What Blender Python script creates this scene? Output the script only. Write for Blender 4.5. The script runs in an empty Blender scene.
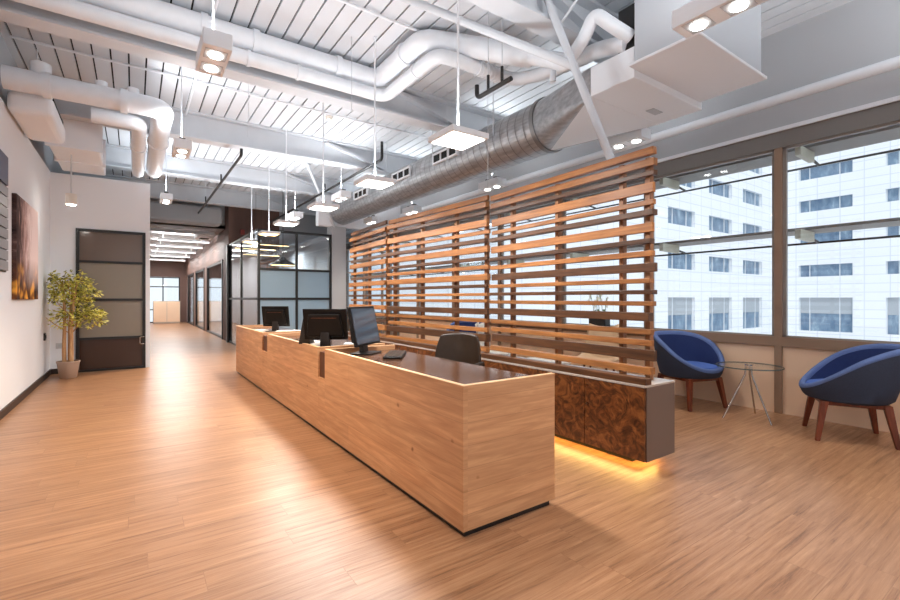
import bpy, math, random
from mathutils import Vector, Matrix
random.seed(7)
S = bpy.context.scene
COL = S.collection
PI = math.pi

# ------------------------------------------------------------------ materials
def srgb(r, g, b):
    f = lambda c: (c/255/12.92) if c/255 <= .04045 else ((c/255+.055)/1.055)**2.4
    return (f(r), f(g), f(b), 1)

def new_mat(name):
    m = bpy.data.materials.new(name); m.use_nodes = True
    return m, m.node_tree.nodes, m.node_tree.links, m.node_tree.nodes['Principled BSDF']

def plain(name, col, rough=.6, metal=0., spec=.5, noise=.0, nscale=8.):
    m, N, L, b = new_mat(name)
    b.inputs['Roughness'].default_value = rough
    b.inputs['Metallic'].default_value = metal
    b.inputs['Specular IOR Level'].default_value = spec
    b.inputs['Base Color'].default_value = col
    if noise:
        tc = N.new('ShaderNodeTexCoord'); n = N.new('ShaderNodeTexNoise'); n.inputs['Scale'].default_value = nscale
        n.inputs['Detail'].default_value = 4
        r = N.new('ShaderNodeValToRGB')
        r.color_ramp.elements[0].position = .3; r.color_ramp.elements[1].position = .7
        r.color_ramp.elements[0].color = tuple(c*(1-noise) for c in col[:3])+(1,)
        r.color_ramp.elements[1].color = tuple(min(1, c*(1+noise)) for c in col[:3])+(1,)
        L.new(tc.outputs['Object'], n.inputs['Vector']); L.new(n.outputs['Fac'], r.inputs['Fac'])
        L.new(r.outputs['Color'], b.inputs['Base Color'])
    return m

def emit(name, col, strength):
    m, N, L, b = new_mat(name)
    b.inputs['Base Color'].default_value = col
    b.inputs['Emission Color'].default_value = col
    b.inputs['Emission Strength'].default_value = strength
    return m

def ramp(N, stops):
    r = N.new('ShaderNodeValToRGB'); e = r.color_ramp.elements
    e[0].position, e[0].color = stops[0]; e[1].position, e[1].color = stops[-1]
    for p, c in stops[1:-1]:
        q = e.new(p); q.color = c
    return r

def wood(name, light, dark, stretch=(1, 14, 14), rough=.45, rnd=.25, knots=0., planks=None, spec=.4):
    """grain runs along the axis with the small stretch value"""
    m, N, L, b = new_mat(name)
    tc = N.new('ShaderNodeTexCoord'); mp = N.new('ShaderNodeMapping'); mp.inputs['Scale'].default_value = stretch
    L.new(tc.outputs['Object'], mp.inputs['Vector'])
    oi = N.new('ShaderNodeObjectInfo')
    add = N.new('ShaderNodeVectorMath'); add.operation = 'ADD'
    mul = N.new('ShaderNodeVectorMath'); mul.operation = 'SCALE'; mul.inputs['Scale'].default_value = 37.
    L.new(oi.outputs['Random'], mul.inputs[0])
    L.new(mp.outputs['Vector'], add.inputs[0]); L.new(mul.outputs['Vector'], add.inputs[1])
    n = N.new('ShaderNodeTexNoise'); n.inputs['Scale'].default_value = 2.2; n.inputs['Detail'].default_value = 7
    n.inputs['Roughness'].default_value = .62; n.inputs['Distortion'].default_value = .6
    L.new(add.outputs['Vector'], n.inputs['Vector'])
    r = ramp(N, [(.3, dark), (.52, tuple((a+c)/2 for a, c in zip(light, dark))), (.68, light)])
    L.new(n.outputs['Fac'], r.inputs['Fac'])
    out = r.outputs['Color']
    if rnd:
        hs = N.new('ShaderNodeHueSaturation')
        ma = N.new('ShaderNodeMapRange'); ma.inputs['To Min'].default_value = 1-rnd; ma.inputs['To Max'].default_value = 1+rnd
        L.new(oi.outputs['Random'], ma.inputs['Value']); L.new(ma.outputs['Result'], hs.inputs['Value'])
        L.new(out, hs.inputs['Color']); out = hs.outputs['Color']
    if planks:      # (u axis mix, width, height): boards laid in rows
        sep = N.new('ShaderNodeSeparateXYZ'); L.new(tc.outputs['Object'], sep.inputs[0])
        com = N.new('ShaderNodeCombineXYZ')
        ad = N.new('ShaderNodeMath'); ad.operation = 'ADD'
        L.new(sep.outputs['X'], ad.inputs[0]); L.new(sep.outputs['Y'], ad.inputs[1])
        L.new(ad.outputs[0], com.inputs['X']); L.new(sep.outputs['Z'], com.inputs['Y'])
        bk = N.new('ShaderNodeTexBrick'); bk.inputs['Scale'].default_value = 1
        bk.inputs['Brick Width'].default_value = planks[0]; bk.inputs['Row Height'].default_value = planks[1]
        bk.inputs['Mortar Size'].default_value = .0012; bk.offset = .37; bk.offset_frequency = 2
        bk.inputs['Color1'].default_value = (.91, .90, .89, 1); bk.inputs['Color2'].default_value = (1.04, 1.03, 1.02, 1)
        bk.inputs['Mortar'].default_value = (.72, .68, .64, 1)
        L.new(com.outputs[0], bk.inputs['Vector'])
        mx = N.new('ShaderNodeMix'); mx.data_type = 'RGBA'; mx.blend_type = 'MULTIPLY'; mx.inputs['Factor'].default_value = 1
        L.new(out, mx.inputs['A']); L.new(bk.outputs['Color'], mx.inputs['B']); out = mx.outputs['Result']
        if knots:
            vo = N.new('ShaderNodeTexVoronoi'); vo.inputs['Scale'].default_value = 3.6
            m2 = N.new('ShaderNodeMapping'); m2.inputs['Scale'].default_value = (1, 1, 1.25)
            nz = N.new('ShaderNodeTexNoise'); nz.inputs['Scale'].default_value = 9
            av = N.new('ShaderNodeMix'); av.data_type = 'RGBA'; av.inputs['Factor'].default_value = .05
            L.new(tc.outputs['Object'], m2.inputs['Vector']); L.new(tc.outputs['Object'], nz.inputs['Vector'])
            L.new(m2.outputs['Vector'], av.inputs['A']); L.new(nz.outputs['Color'], av.inputs['B'])
            L.new(av.outputs['Result'], vo.inputs['Vector'])
            kr = ramp(N, [(.03, (.22, .12, .06, 1)), (.055, (.7, .6, .5, 1)), (.075, (1, 1, 1, 1))])
            L.new(vo.outputs['Distance'], kr.inputs['Fac'])
            m3 = N.new('ShaderNodeMix'); m3.data_type = 'RGBA'; m3.blend_type = 'MULTIPLY'; m3.inputs['Factor'].default_value = knots
            L.new(out, m3.inputs['A']); L.new(kr.outputs['Color'], m3.inputs['B']); out = m3.outputs['Result']
    L.new(out, b.inputs['Base Color'])
    b.inputs['Roughness'].default_value = rough; b.inputs['Specular IOR Level'].default_value = spec
    return m

def floor_mat():
    m, N, L, b = new_mat('plank_floor')
    tc = N.new('ShaderNodeTexCoord')
    sp = N.new('ShaderNodeSeparateXYZ'); L.new(tc.outputs['Object'], sp.inputs[0])
    dv = N.new('ShaderNodeMath'); dv.operation = 'DIVIDE'; dv.inputs[1].default_value = .16; L.new(sp.outputs['Y'], dv.inputs[0])
    fl = N.new('ShaderNodeMath'); fl.operation = 'FLOOR'; L.new(dv.outputs[0], fl.inputs[0])
    wn_ = N.new('ShaderNodeTexWhiteNoise'); wn_.noise_dimensions = '1D'; L.new(fl.outputs[0], wn_.inputs['W'])
    sx_ = N.new('ShaderNodeMath'); sx_.operation = 'MULTIPLY_ADD'; sx_.inputs[1].default_value = 1.22
    L.new(wn_.outputs['Value'], sx_.inputs[0]); L.new(sp.outputs['X'], sx_.inputs[2])
    cv_ = N.new('ShaderNodeCombineXYZ'); L.new(sx_.outputs[0], cv_.inputs['X']); L.new(sp.outputs['Y'], cv_.inputs['Y'])
    bk = N.new('ShaderNodeTexBrick'); bk.inputs['Scale'].default_value = 1; bk.offset = 0
    bk.inputs['Brick Width'].default_value = 1.22; bk.inputs['Row Height'].default_value = .16
    bk.inputs['Mortar Size'].default_value = .0014; bk.inputs['Bias'].default_value = 0
    bk.inputs['Color1'].default_value = (0, 0, 0, 1); bk.inputs['Color2'].default_value = (1, 1, 1, 1); bk.inputs['Mortar'].default_value = (.3, .3, .3, 1)
    L.new(cv_.outputs[0], bk.inputs['Vector'])
    mp = N.new('ShaderNodeMapping'); mp.inputs['Scale'].default_value = (.9, 19, 1)
    L.new(tc.outputs['Object'], mp.inputs['Vector'])
    sh = N.new('ShaderNodeVectorMath'); sh.operation = 'MULTIPLY_ADD'
    sh.inputs[1].default_value = (7, 3, 5)
    L.new(bk.outputs['Color'], sh.inputs[0]); L.new(mp.outputs['Vector'], sh.inputs[2])
    n = N.new('ShaderNodeTexNoise'); n.inputs['Scale'].default_value = 1.9; n.inputs['Detail'].default_value = 10; n.inputs['Roughness'].default_value = .72
    n.inputs['Distortion'].default_value = .4
    L.new(sh.outputs[0], n.inputs['Vector'])
    r = ramp(N, [(.28, srgb(104, 70, 50)), (.44, srgb(156, 112, 80)), (.6, srgb(176, 132, 98)), (.76, srgb(196, 154, 118))])
    L.new(n.outputs['Fac'], r.inputs['Fac'])
    tr = ramp(N, [(0, (.92, .91, .90, 1)), (1, (1.05, 1.05, 1.04, 1))])
    L.new(bk.outputs['Color'], tr.inputs['Fac'])
    mx = N.new('ShaderNodeMix'); mx.data_type = 'RGBA'; mx.blend_type = 'MULTIPLY'; mx.inputs['Factor'].default_value = 1
    L.new(r.outputs['Color'], mx.inputs['A']); L.new(tr.outputs['Color'], mx.inputs['B'])
    # joints
    jr = ramp(N, [(0, (1, 1, 1, 1)), (1, (.78, .75, .72, 1))]); L.new(bk.outputs['Fac'], jr.inputs['Fac'])
    m2 = N.new('ShaderNodeMix'); m2.data_type = 'RGBA'; m2.blend_type = 'MULTIPLY'; m2.inputs['Factor'].default_value = 1
    L.new(mx.outputs['Result'], m2.inputs['A']); L.new(jr.outputs['Color'], m2.inputs['B'])
    L.new(m2.outputs['Result'], b.inputs['Base Color'])
    rr = N.new('ShaderNodeMapRange'); rr.inputs['To Min'].default_value = .40; rr.inputs['To Max'].default_value = .24
    L.new(n.outputs['Fac'], rr.inputs['Value']); L.new(rr.outputs['Result'], b.inputs['Roughness'])
    bp = N.new('ShaderNodeBump'); bp.inputs['Strength'].default_value = .08; bp.inputs['Distance'].default_value = .01
    L.new(n.outputs['Fac'], bp.inputs['Height']); L.new(bp.outputs['Normal'], b.inputs['Normal'])
    b.inputs['Specular IOR Level'].default_value = .45
    return m

def burl_mat():
    m, N, L, b = new_mat('burl_veneer')
    tc = N.new('ShaderNodeTexCoord')
    n = N.new('ShaderNodeTexNoise'); n.inputs['Scale'].default_value = 8; n.inputs['Detail'].default_value = 9; n.inputs['Distortion'].default_value = 2.6
    n.inputs['Roughness'].default_value = .62
    L.new(tc.outputs['Object'], n.inputs['Vector'])
    r = ramp(N, [(.28, srgb(38, 20, 12)), (.45, srgb(92, 52, 28)), (.58, srgb(128, 76, 40)), (.75, srgb(160, 102, 56))])
    L.new(n.outputs['Fac'], r.inputs['Fac']); L.new(r.outputs['Color'], b.inputs['Base Color'])
    b.inputs['Roughness'].default_value = .3
    return m

def glass(name, tint=(1, 1, 1, 1), clear=.9, rough=.02, gloss=.12):
    """thin pane: see-through with a reflecting film"""
    m, N, L, b = new_mat(name)
    N.remove(b)
    t = N.new('ShaderNodeBsdfTransparent'); t.inputs['Color'].default_value = tint
    g = N.new('ShaderNodeBsdfGlossy'); g.inputs['Roughness'].default_value = rough; g.inputs['Color'].default_value = (1, 1, 1, 1)
    lw = N.new('ShaderNodeLayerWeight'); lw.inputs['Blend'].default_value = .25
    mr = N.new('ShaderNodeMapRange'); mr.inputs['To Min'].default_value = gloss*.5; mr.inputs['To Max'].default_value = min(1, gloss*4)
    L.new(lw.outputs['Fresnel'], mr.inputs['Value'])
    x = N.new('ShaderNodeMixShader'); L.new(mr.outputs['Result'], x.inputs[0]); L.new(t.outputs[0], x.inputs[1]); L.new(g.outputs[0], x.inputs[2])
    L.new(x.outputs[0], N['Material Output'].inputs['Surface'])
    return m

def frosted(name, col, see=.25, rough=.3):
    m, N, L, b = new_mat(name)
    b.inputs['Base Color'].default_value = col; b.inputs['Roughness'].default_value = rough
    t = N.new('ShaderNodeBsdfTranslucent'); t.inputs['Color'].default_value = col
    x = N.new('ShaderNodeMixShader'); x.inputs[0].default_value = see
    L.new(b.outputs[0], x.inputs[1]); L.new(t.outputs[0], x.inputs[2])
    L.new(x.outputs[0], N['Material Output'].inputs['Surface'])
    return m

def galv_mat():
    m, N, L, b = new_mat('galvanised_steel')
    tc = N.new('ShaderNodeTexCoord'); n = N.new('ShaderNodeTexNoise'); n.inputs['Scale'].default_value = 5; n.inputs['Detail'].default_value = 5
    mp = N.new('ShaderNodeMapping'); mp.inputs['Scale'].default_value = (6, 1, 6)
    L.new(tc.outputs['Object'], mp.inputs['Vector']); L.new(mp.outputs['Vector'], n.inputs['Vector'])
    r = ramp(N, [(.3, srgb(158, 159, 161)), (.7, srgb(198, 199, 201))]); L.new(n.outputs['Fac'], r.inputs['Fac'])
    L.new(r.outputs['Color'], b.inputs['Base Color'])
    b.inputs['Metallic'].default_value = .75; b.inputs['Roughness'].default_value = .42
    return m

def leaf_mat():
    m, N, L, b = new_mat('leaves')
    tc = N.new('ShaderNodeTexCoord'); n = N.new('ShaderNodeTexNoise'); n.inputs['Scale'].default_value = 11; n.inputs['Detail'].default_value = 2
    L.new(tc.outputs['Object'], n.inputs['Vector'])
    r = ramp(N, [(.32, srgb(74, 80, 30)), (.47, srgb(176, 170, 58)), (.62, srgb(236, 224, 116))]); L.new(n.outputs['Fac'], r.inputs['Fac'])
    L.new(r.outputs['Color'], b.inputs['Base Color']); b.inputs['Roughness'].default_value = .45
    return m

def canvas_mat():
    """a blurred rainy street: dark towers left, pale right, amber lights low"""
    m, N, L, b = new_mat('canvas_picture')
    tc = N.new('ShaderNodeTexCoord'); sep = N.new('ShaderNodeSeparateXYZ'); L.new(tc.outputs['Object'], sep.inputs[0])
    mp = N.new('ShaderNodeMapping'); mp.inputs['Scale'].default_value = (1, 9, 2.2); L.new(tc.outputs['Object'], mp.inputs['Vector'])
    n = N.new('ShaderNodeTexNoise'); n.inputs['Scale'].default_value = 1.6; n.inputs['Detail'].default_value = 8; n.inputs['Roughness'].default_value = .7
    L.new(mp.outputs['Vector'], n.inputs['Vector'])
    # across: y 6.74 .. 8.07
    gx = N.new('ShaderNodeMapRange'); gx.inputs['From Min'].default_value = -.66; gx.inputs['From Max'].default_value = .66
    L.new(sep.outputs['Y'], gx.inputs['Value'])
    ad = N.new('ShaderNodeMath'); ad.operation = 'MULTIPLY_ADD'; ad.inputs[1].default_value = .8
    L.new(gx.outputs['Result'], ad.inputs[0]); L.new(n.outputs['Fac'], ad.inputs[2])
    r = ramp(N, [(.42, srgb(40, 32, 34)), (.62, srgb(92, 72, 70)), (.78, srgb(186, 150, 142)), (.98, srgb(246, 226, 222))])
    L.new(ad.outputs[0], r.inputs['Fac'])
    low = N.new('ShaderNodeMapRange'); low.inputs['From Min'].default_value = .10; low.inputs['From Max'].default_value = .50
    low.inputs['To Min'].default_value = 1; low.inputs['To Max'].default_value = 0
    L.new(sep.outputs['Z'], low.inputs['Value'])
    n2 = N.new('ShaderNodeTexNoise'); n2.inputs['Scale'].default_value = 4.5; L.new(tc.outputs['Object'], n2.inputs['Vector'])
    r2 = ramp(N, [(.40, srgb(52, 36, 34)), (.54, srgb(120, 76, 46)), (.66, srgb(236, 170, 70))]); L.new(n2.outputs['Fac'], r2.inputs['Fac'])
    mx = N.new('ShaderNodeMix'); mx.data_type = 'RGBA'
    L.new(low.outputs['Result'], mx.inputs['Factor']); L.new(r.outputs['Color'], mx.inputs['A']); L.new(r2.outputs['Color'], mx.inputs['B'])
    L.new(mx.outputs['Result'], b.inputs['Base Color']); b.inputs['Roughness'].default_value = .8; b.inputs['Specular IOR Level'].default_value = .1
    return m

def facade_mat():
    m, N, L, b = new_mat('white_facade')
    tc = N.new('ShaderNodeTexCoord'); sep = N.new('ShaderNodeSeparateXYZ'); L.new(tc.outputs['Object'], sep.inputs[0])
    ad = N.new('ShaderNodeMath'); ad.operation = 'ADD'; L.new(sep.outputs['X'], ad.inputs[0]); L.new(sep.outputs['Y'], ad.inputs[1])
    com = N.new('ShaderNodeCombineXYZ'); L.new(ad.outputs[0], com.inputs['X']); L.new(sep.outputs['Z'], com.inputs['Y'])
    bk = N.new('ShaderNodeTexBrick'); bk.inputs['Scale'].default_value = 1; bk.offset = 0
    bk.inputs['Brick Width'].default_value = 1.9; bk.inputs['Row Height'].default_value = .88; bk.inputs['Mortar Size'].default_value = .04
    bk.inputs['Color1'].default_value = srgb(246, 247, 248); bk.inputs['Color2'].default_value = srgb(243, 244, 247); bk.inputs['Mortar'].default_value = srgb(222, 226, 233)
    L.new(com.outputs[0], bk.inputs['Vector']); L.new(bk.outputs['Color'], b.inputs['Base Color'])
    b.inputs['Roughness'].default_value = .7
    return m

def fwin_mat():
    m, N, L, b = new_mat('facade_glass')
    tc = N.new('ShaderNodeTexCoord'); n = N.new('ShaderNodeTexNoise'); n.inputs['Scale'].default_value = .9; n.inputs['Detail'].default_value = 3
    mp = N.new('ShaderNodeMapping'); mp.inputs['Scale'].default_value = (2.5, 2.5, 1)
    L.new(tc.outputs['Object'], mp.inputs['Vector']); L.new(mp.outputs['Vector'], n.inputs['Vector'])
    r = ramp(N, [(.35, srgb(98, 124, 150)), (.6, srgb(128, 152, 174)), (.75, srgb(168, 188, 202))]); L.new(n.outputs['Fac'], r.inputs['Fac'])
    L.new(r.outputs['Color'], b.inputs['Base Color']); b.inputs['Roughness'].default_value = .3
    return m

M = {}
M['floor'] = floor_mat()
M['wall'] = plain('white_wall_paint', srgb(232, 235, 239), .75, spec=.25)
M['wallgrey'] = plain('grey_wall_paint', srgb(176, 178, 181), .7, spec=.25)
M['ceil'] = plain('white_deck', srgb(214, 218, 223), .65, spec=.3, noise=.03, nscale=2)
M['slot'] = plain('dark_slot', srgb(22, 22, 23), .8)
M['steel'] = plain('white_painted_steel', srgb(206, 210, 215), .55, noise=.03, nscale=5)
M['pipe'] = plain('white_pipe_wrap', srgb(230, 234, 239), .5, noise=.03, nscale=9)
M['unit'] = plain('white_sheet_metal', srgb(238, 241, 245), .45)
M['unitgrey'] = plain('grey_sheet_metal', srgb(186, 190, 195), .45)
M['galv'] = galv_mat()
M['galvdark'] = plain('duct_seam', srgb(140, 140, 141), .45, metal=.6)
M['black'] = plain('black_metal', srgb(22, 20, 20), .4)
M['blackplastic'] = plain('black_plastic', srgb(9, 7, 7), .45, spec=.3)
M['brown'] = plain('brown_wall_panel', srgb(104, 76, 66), .55, noise=.05, nscale=3)
M['bronze'] = plain('bronze_window_frame', srgb(150, 124, 104), .45, metal=.25)
M['header'] = plain('grey_header', srgb(120, 115, 111), .5)
M['peach'] = plain('beige_panel', srgb(236, 204, 174), .55, noise=.03, nscale=2)
M['base'] = plain('dark_baseboard', srgb(58, 44, 38), .5)
M['desk'] = wood('desk_oak', srgb(220, 170, 126), srgb(188, 136, 94), (1.1, 1.1, 15), .5, 0, .8, (1.9, .115))
M['deskedge'] = wood('desk_edge', srgb(238, 200, 156), srgb(212, 164, 118), (2, 2, 12), .45, 0)
M['desktop'] = wood('dark_worktop', srgb(104, 72, 54), srgb(64, 43, 34), (12, 1, 12), .13, 0, spec=.6)
M['recess'] = wood('recess_wood', srgb(112, 66, 42), srgb(74, 42, 27), (10, 10, 1), .5, 0)
M['slat'] = wood('slat_oak', srgb(180, 120, 66), srgb(128, 78, 40), (14, 1, 14), .45, .16)
M['slatdark'] = wood('slat_walnut', srgb(104, 66, 38), srgb(64, 39, 23), (14, 1, 14), .45, .14)
M['post'] = wood('post_wood', srgb(168, 118, 78), srgb(128, 84, 54), (14, 14, 1), .5, .1)
M['burl'] = burl_mat()
M['cabside'] = plain('taupe_lacquer', srgb(112, 94, 84), .4)
M['cabtop'] = plain('taupe_top', srgb(190, 176, 164), .25)
M['led'] = emit('warm_led', (1, .62, .16, 1), 22)
M['panel_light'] = emit('panel_diffuser', (1, .98, .95, 1), 6)
M['warm_light'] = emit('warm_diffuser', (1, .66, .30, 1), 4)
M['lens'] = emit('spot_lens', (1, .97, .92, 1), 12)
M['tube'] = emit('tube_diffuser', (1, .98, .96, 1), 3.2)
M['blue'] = plain('shaded_blue_wool', srgb(40, 54, 98), .85, spec=.2, noise=.12, nscale=120)  # shadow inside the shell put into a darker blue
M['bluecush'] = plain('blue_cushion', srgb(78, 108, 180), .85, spec=.2, noise=.1, nscale=120)
M['navy'] = plain('navy_shell', srgb(56, 64, 82), .8, spec=.2, noise=.1, nscale=120)
M['rim'] = plain('top_lit_blue_wool', srgb(92, 112, 160), .8, spec=.25, noise=.1, nscale=120)  # lighter blue paints the light falling on top of the rim
M['piping'] = plain('pale_piping', srgb(136, 152, 190), .7)
M['chairwood'] = wood('walnut_leg', srgb(136, 66, 38), srgb(88, 40, 22), (12, 12, 1), .4, .1)
M['leather'] = plain('brown_leather', srgb(46, 31, 18), .38, noise=.12, nscale=30)
M['chrome'] = plain('chrome', srgb(205, 200, 196), .18, metal=1)
M['tglass'] = glass('table_glass', (.95, .97, .97, 1), gloss=.07)
M['wglass'] = glass('window_glass', (.93, .97, 1, 1), gloss=.06)
M['oglass'] = glass('office_glass', (.86, .90, .93, 1), gloss=.16)
M['dglass'] = glass('bronze_glass', (.22, .17, .14, 1), gloss=.10, rough=.06)
M['frost'] = frosted('blue_frosted_glass', srgb(166, 188, 204), .5, .15)
M['dfrost'] = frosted('taupe_frosted_glass', srgb(140, 131, 118), .1, .25)
M['screen'] = plain('monitor_glass', srgb(60, 70, 82), .12, spec=.9)
M['silver'] = plain('silver_plastic', srgb(196, 198, 200), .35)
M['paper'] = plain('white_paper', srgb(232, 228, 220), .8)
M['pot'] = plain('taupe_pot', srgb(172, 148, 130), .5)
M['soil'] = plain('dark_soil', srgb(60, 44, 34), .9)
M['trunk'] = wood('pale_cane', srgb(220, 178, 128), srgb(170, 122, 80), (16, 16, 2), .5, .1)
M['leaf'] = leaf_mat()
M['orchidleaf'] = plain('green_leaf', srgb(90, 120, 50), .5)
M['orchid'] = plain('cream_petals', srgb(232, 228, 190), .6)
M['canvas'] = canvas_mat()
M['board'] = plain('grey_board_row', srgb(148, 150, 154), .45)
M['boardblue'] = plain('blue_board_header', srgb(72, 76, 104), .4)
M['facade'] = facade_mat()
M['fwin'] = fwin_mat()
M['blind'] = plain('pale_blind', srgb(176, 182, 188), .7)
M['fframe'] = plain('pale_frame', srgb(222, 226, 230), .5)
M['shade'] = plain('aluminium_sunshade', srgb(146, 138, 131), .5)
M['bracket'] = plain('cream_bracket', srgb(216, 212, 192), .5)
M['whiteplastic'] = plain('white_shell', srgb(236, 230, 220), .35)
M['rattan'] = plain('beige_shell', srgb(206, 176, 144), .6)
M['sofagrey'] = plain('grey_fabric', srgb(120, 108, 100), .9, noise=.1, nscale=90)
M['red'] = plain('red_enamel', srgb(150, 50, 42), .4)
M['bounce_ground'] = plain('bounce_paving', srgb(214, 216, 218), .9)  # unseen street, kept pale to bounce light up at the sunshades

# ------------------------------------------------------------------ mesh helpers
class MB:
    def __init__(s): s.v = []; s.f = []; s.sm = []
    def add(s, vs, fs, smooth=False):
        o = len(s.v); s.v += [tuple(v) for v in vs]
        s.f += [tuple(i+o for i in f) for f in fs]; s.sm += [smooth]*len(fs); return s
    def box(s, x0, x1, y0, y1, z0, z1):
        return s.add([(x0,y0,z0),(x1,y0,z0),(x1,y1,z0),(x0,y1,z0),(x0,y0,z1),(x1,y0,z1),(x1,y1,z1),(x0,y1,z1)],
                     [(0,3,2,1),(4,5,6,7),(0,1,5,4),(1,2,6,5),(2,3,7,6),(3,0,4,7)])
    def hexa(s, a, b):      # two 4-point loops
        return s.add(list(a)+list(b), [(3,2,1,0),(4,5,6,7),(0,1,5,4),(1,2,6,5),(2,3,7,6),(3,0,4,7)])
    def tube(s, pts, r, n=12, cap=True):
        pts = [Vector(p) for p in pts]; R = r if isinstance(r, (list, tuple)) else [r]*len(pts)
        prev = None; vs = []
        for i, p in enumerate(pts):
            t = (pts[min(i+1, len(pts)-1)]-pts[max(i-1, 0)]).normalized()
            if prev is None:
                a = Vector((0,0,1)) if abs(t.z) < .9 else Vector((1,0,0)); u = t.cross(a).normalized()
            else:
                u = (prev-t*prev.dot(t)).normalized()
            prev = u; w = t.cross(u)
            for k in range(n):
                q = 2*PI*k/n; vs.append(p+(u*math.cos(q)+w*math.sin(q))*R[i])
        fs = []
        for i in range(len(pts)-1):
            for k in range(n):
                fs.append((i*n+k, i*n+(k+1)%n, (i+1)*n+(k+1)%n, (i+1)*n+k))
        s.add(vs, fs, True)
        if cap:
            o = len(s.v)-len(vs)
            s.f.append(tuple(o+k for k in range(n-1, -1, -1))); s.f.append(tuple(o+(len(pts)-1)*n+k for k in range(n))); s.sm += [False, False]
        return s
    def cyl(s, c, r, z0, z1, n=24, r2=None):
        return s.tube([(c[0], c[1], z0), (c[0], c[1], z1)], [r, r if r2 is None else r2], n)
    def lathe(s, prof, c=(0,0,0), n=28):
        vs = []; fs = []
        for r, z in prof:
            for k in range(n):
                q = 2*PI*k/n; vs.append((c[0]+r*math.cos(q), c[1]+r*math.sin(q), c[2]+z))
        for i in range(len(prof)-1):
            for k in range(n): fs.append((i*n+k, i*n+(k+1)%n, (i+1)*n+(k+1)%n, (i+1)*n+k))
        return s.add(vs, fs, True)
    def build(s, name, mat, parent=None, world=True, bevel=0, seg=2, sub=0):
        off = Vector((0,0,0))
        if parent is not None and world:
            q = parent
            while q is not None: off += Vector(q.location); q = q.parent
        me = bpy.data.meshes.new(name); me.from_pydata([tuple(Vector(v)-off) for v in s.v], [], s.f)
        me.polygons.foreach_set('use_smooth', s.sm)
        me.materials.append(M[mat] if isinstance(mat, str) else mat)
        me.validate(); me.update()
        if any(s.sm): me.set_sharp_from_angle(angle=math.radians(40))
        o = bpy.data.objects.new(name, me); COL.objects.link(o)
        if parent is not None: o.parent = parent
        if bevel:
            b = o.modifiers.new('bevel', 'BEVEL'); b.width = bevel; b.segments = seg; b.limit_method = 'ANGLE'; b.angle_limit = math.radians(50)
        if sub:
            b = o.modifiers.new('subd', 'SUBSURF'); b.levels = sub; b.render_levels = sub
        return o

def tag(o, label, cat, group=None, kind=None):
    o['label'] = label; o['category'] = cat
    if group: o['group'] = group
    if kind: o['kind'] = kind
    return o
def thing(name, label, cat, loc=(0,0,0), rz=0, group=None):
    o = bpy.data.objects.new(name, None); COL.objects.link(o); o.empty_display_size = .1
    o.location = loc; o.rotation_euler = (0, 0, rz)
    return tag(o, label, cat, group)
def struct(name, mb, mat, parent=None, **k):
    o = mb.build(name, mat, parent, **k)
    if parent is None: o['kind'] = 'structure'
    return o
def copy_tree(o, parent=None):
    c = o.copy(); COL.objects.link(c)
    if parent is not None: c.parent = parent
    for ch in list(o.children): copy_tree(ch, c)
    return c
def arc(c, r, a0, a1, ax, ay, n=6):
    c, ax, ay = Vector(c), Vector(ax), Vector(ay)
    return [c+ax*r*math.cos(a0+(a1-a0)*i/n)+ay*r*math.sin(a0+(a1-a0)*i/n) for i in range(n+1)]
def bend(pts, r=.15, n=6):
    """round the corners of a polyline"""
    P = [Vector(p) for p in pts]; out = [P[0]]
    for i in range(1, len(P)-1):
        a = (P[i-1]-P[i]); b = (P[i+1]-P[i]); d = min(r, a.length*.49, b.length*.49)
        p0 = P[i]+a.normalized()*d; p1 = P[i]+b.normalized()*d
        for k in range(n+1):
            t = k/n; out.append(p0*(1-t)**2+P[i]*2*t*(1-t)+p1*t*t)
    out.append(P[-1]); return out

XL, XR = -1.1, 5.53          # side walls
YB = -3.6                    # wall behind the camera
ZC = 4.0                     # deck height
YD = 9.45                    # wall with the dark glass door
YO = 10.08                   # front of the glass office
YE = 26.6                    # end of the corridor

# ------------------------------------------------------------------ setting
struct('floor', MB().box(XL-.2, XR+.15, YB-.1, YE+.2, -.1, 0), 'floor')
# deck: long white boards with open dark joints, dark backing above
cb = MB()
x = XL-.15; wdt = .17
while x < XR+.1:
    cb.box(x+.009, min(x+wdt-.009, XR+.14), YB, 14.3, ZC, ZC+.03); x += wdt
struct('ceiling', cb, 'ceil')
bk = struct('ceiling_backing', MB().box(XL-.2, XR+.15, YB-.1, 14.35, ZC+.05, ZC+.12), 'slot'); bk.name = 'ceiling'
struct('wall_left', MB().box(XL-.15, XL, YB, 14.2, 0, 3.21), 'wall')
struct('wall_left', MB().box(XL-.15, XL-.06, YB, 14.2, 3.21, ZC), 'wallgrey')
struct('wall_corridor_head', MB().box(XL-.15, 2.11, 14.3, 14.4, 3.2, ZC+.05), 'wallgrey')
struct('wall_rear', MB().box(XL-.15, XR+.15, YB-.1, YB, 0, .4).box(XL-.15, XR+.15, YB-.1, YB, 3.4, ZC).box(XL-.15, XL+.3, YB-.1, YB, .4, 3.4)
       .box(XR-.3, XR+.15, YB-.1, YB, .4, 3.4), 'wall')  # unseen wall, opening shaped to let sky light fill the room
struct('baseboard_left', MB().box(XL, XL+.015, YB, YD, 0, .085), 'base')
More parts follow.
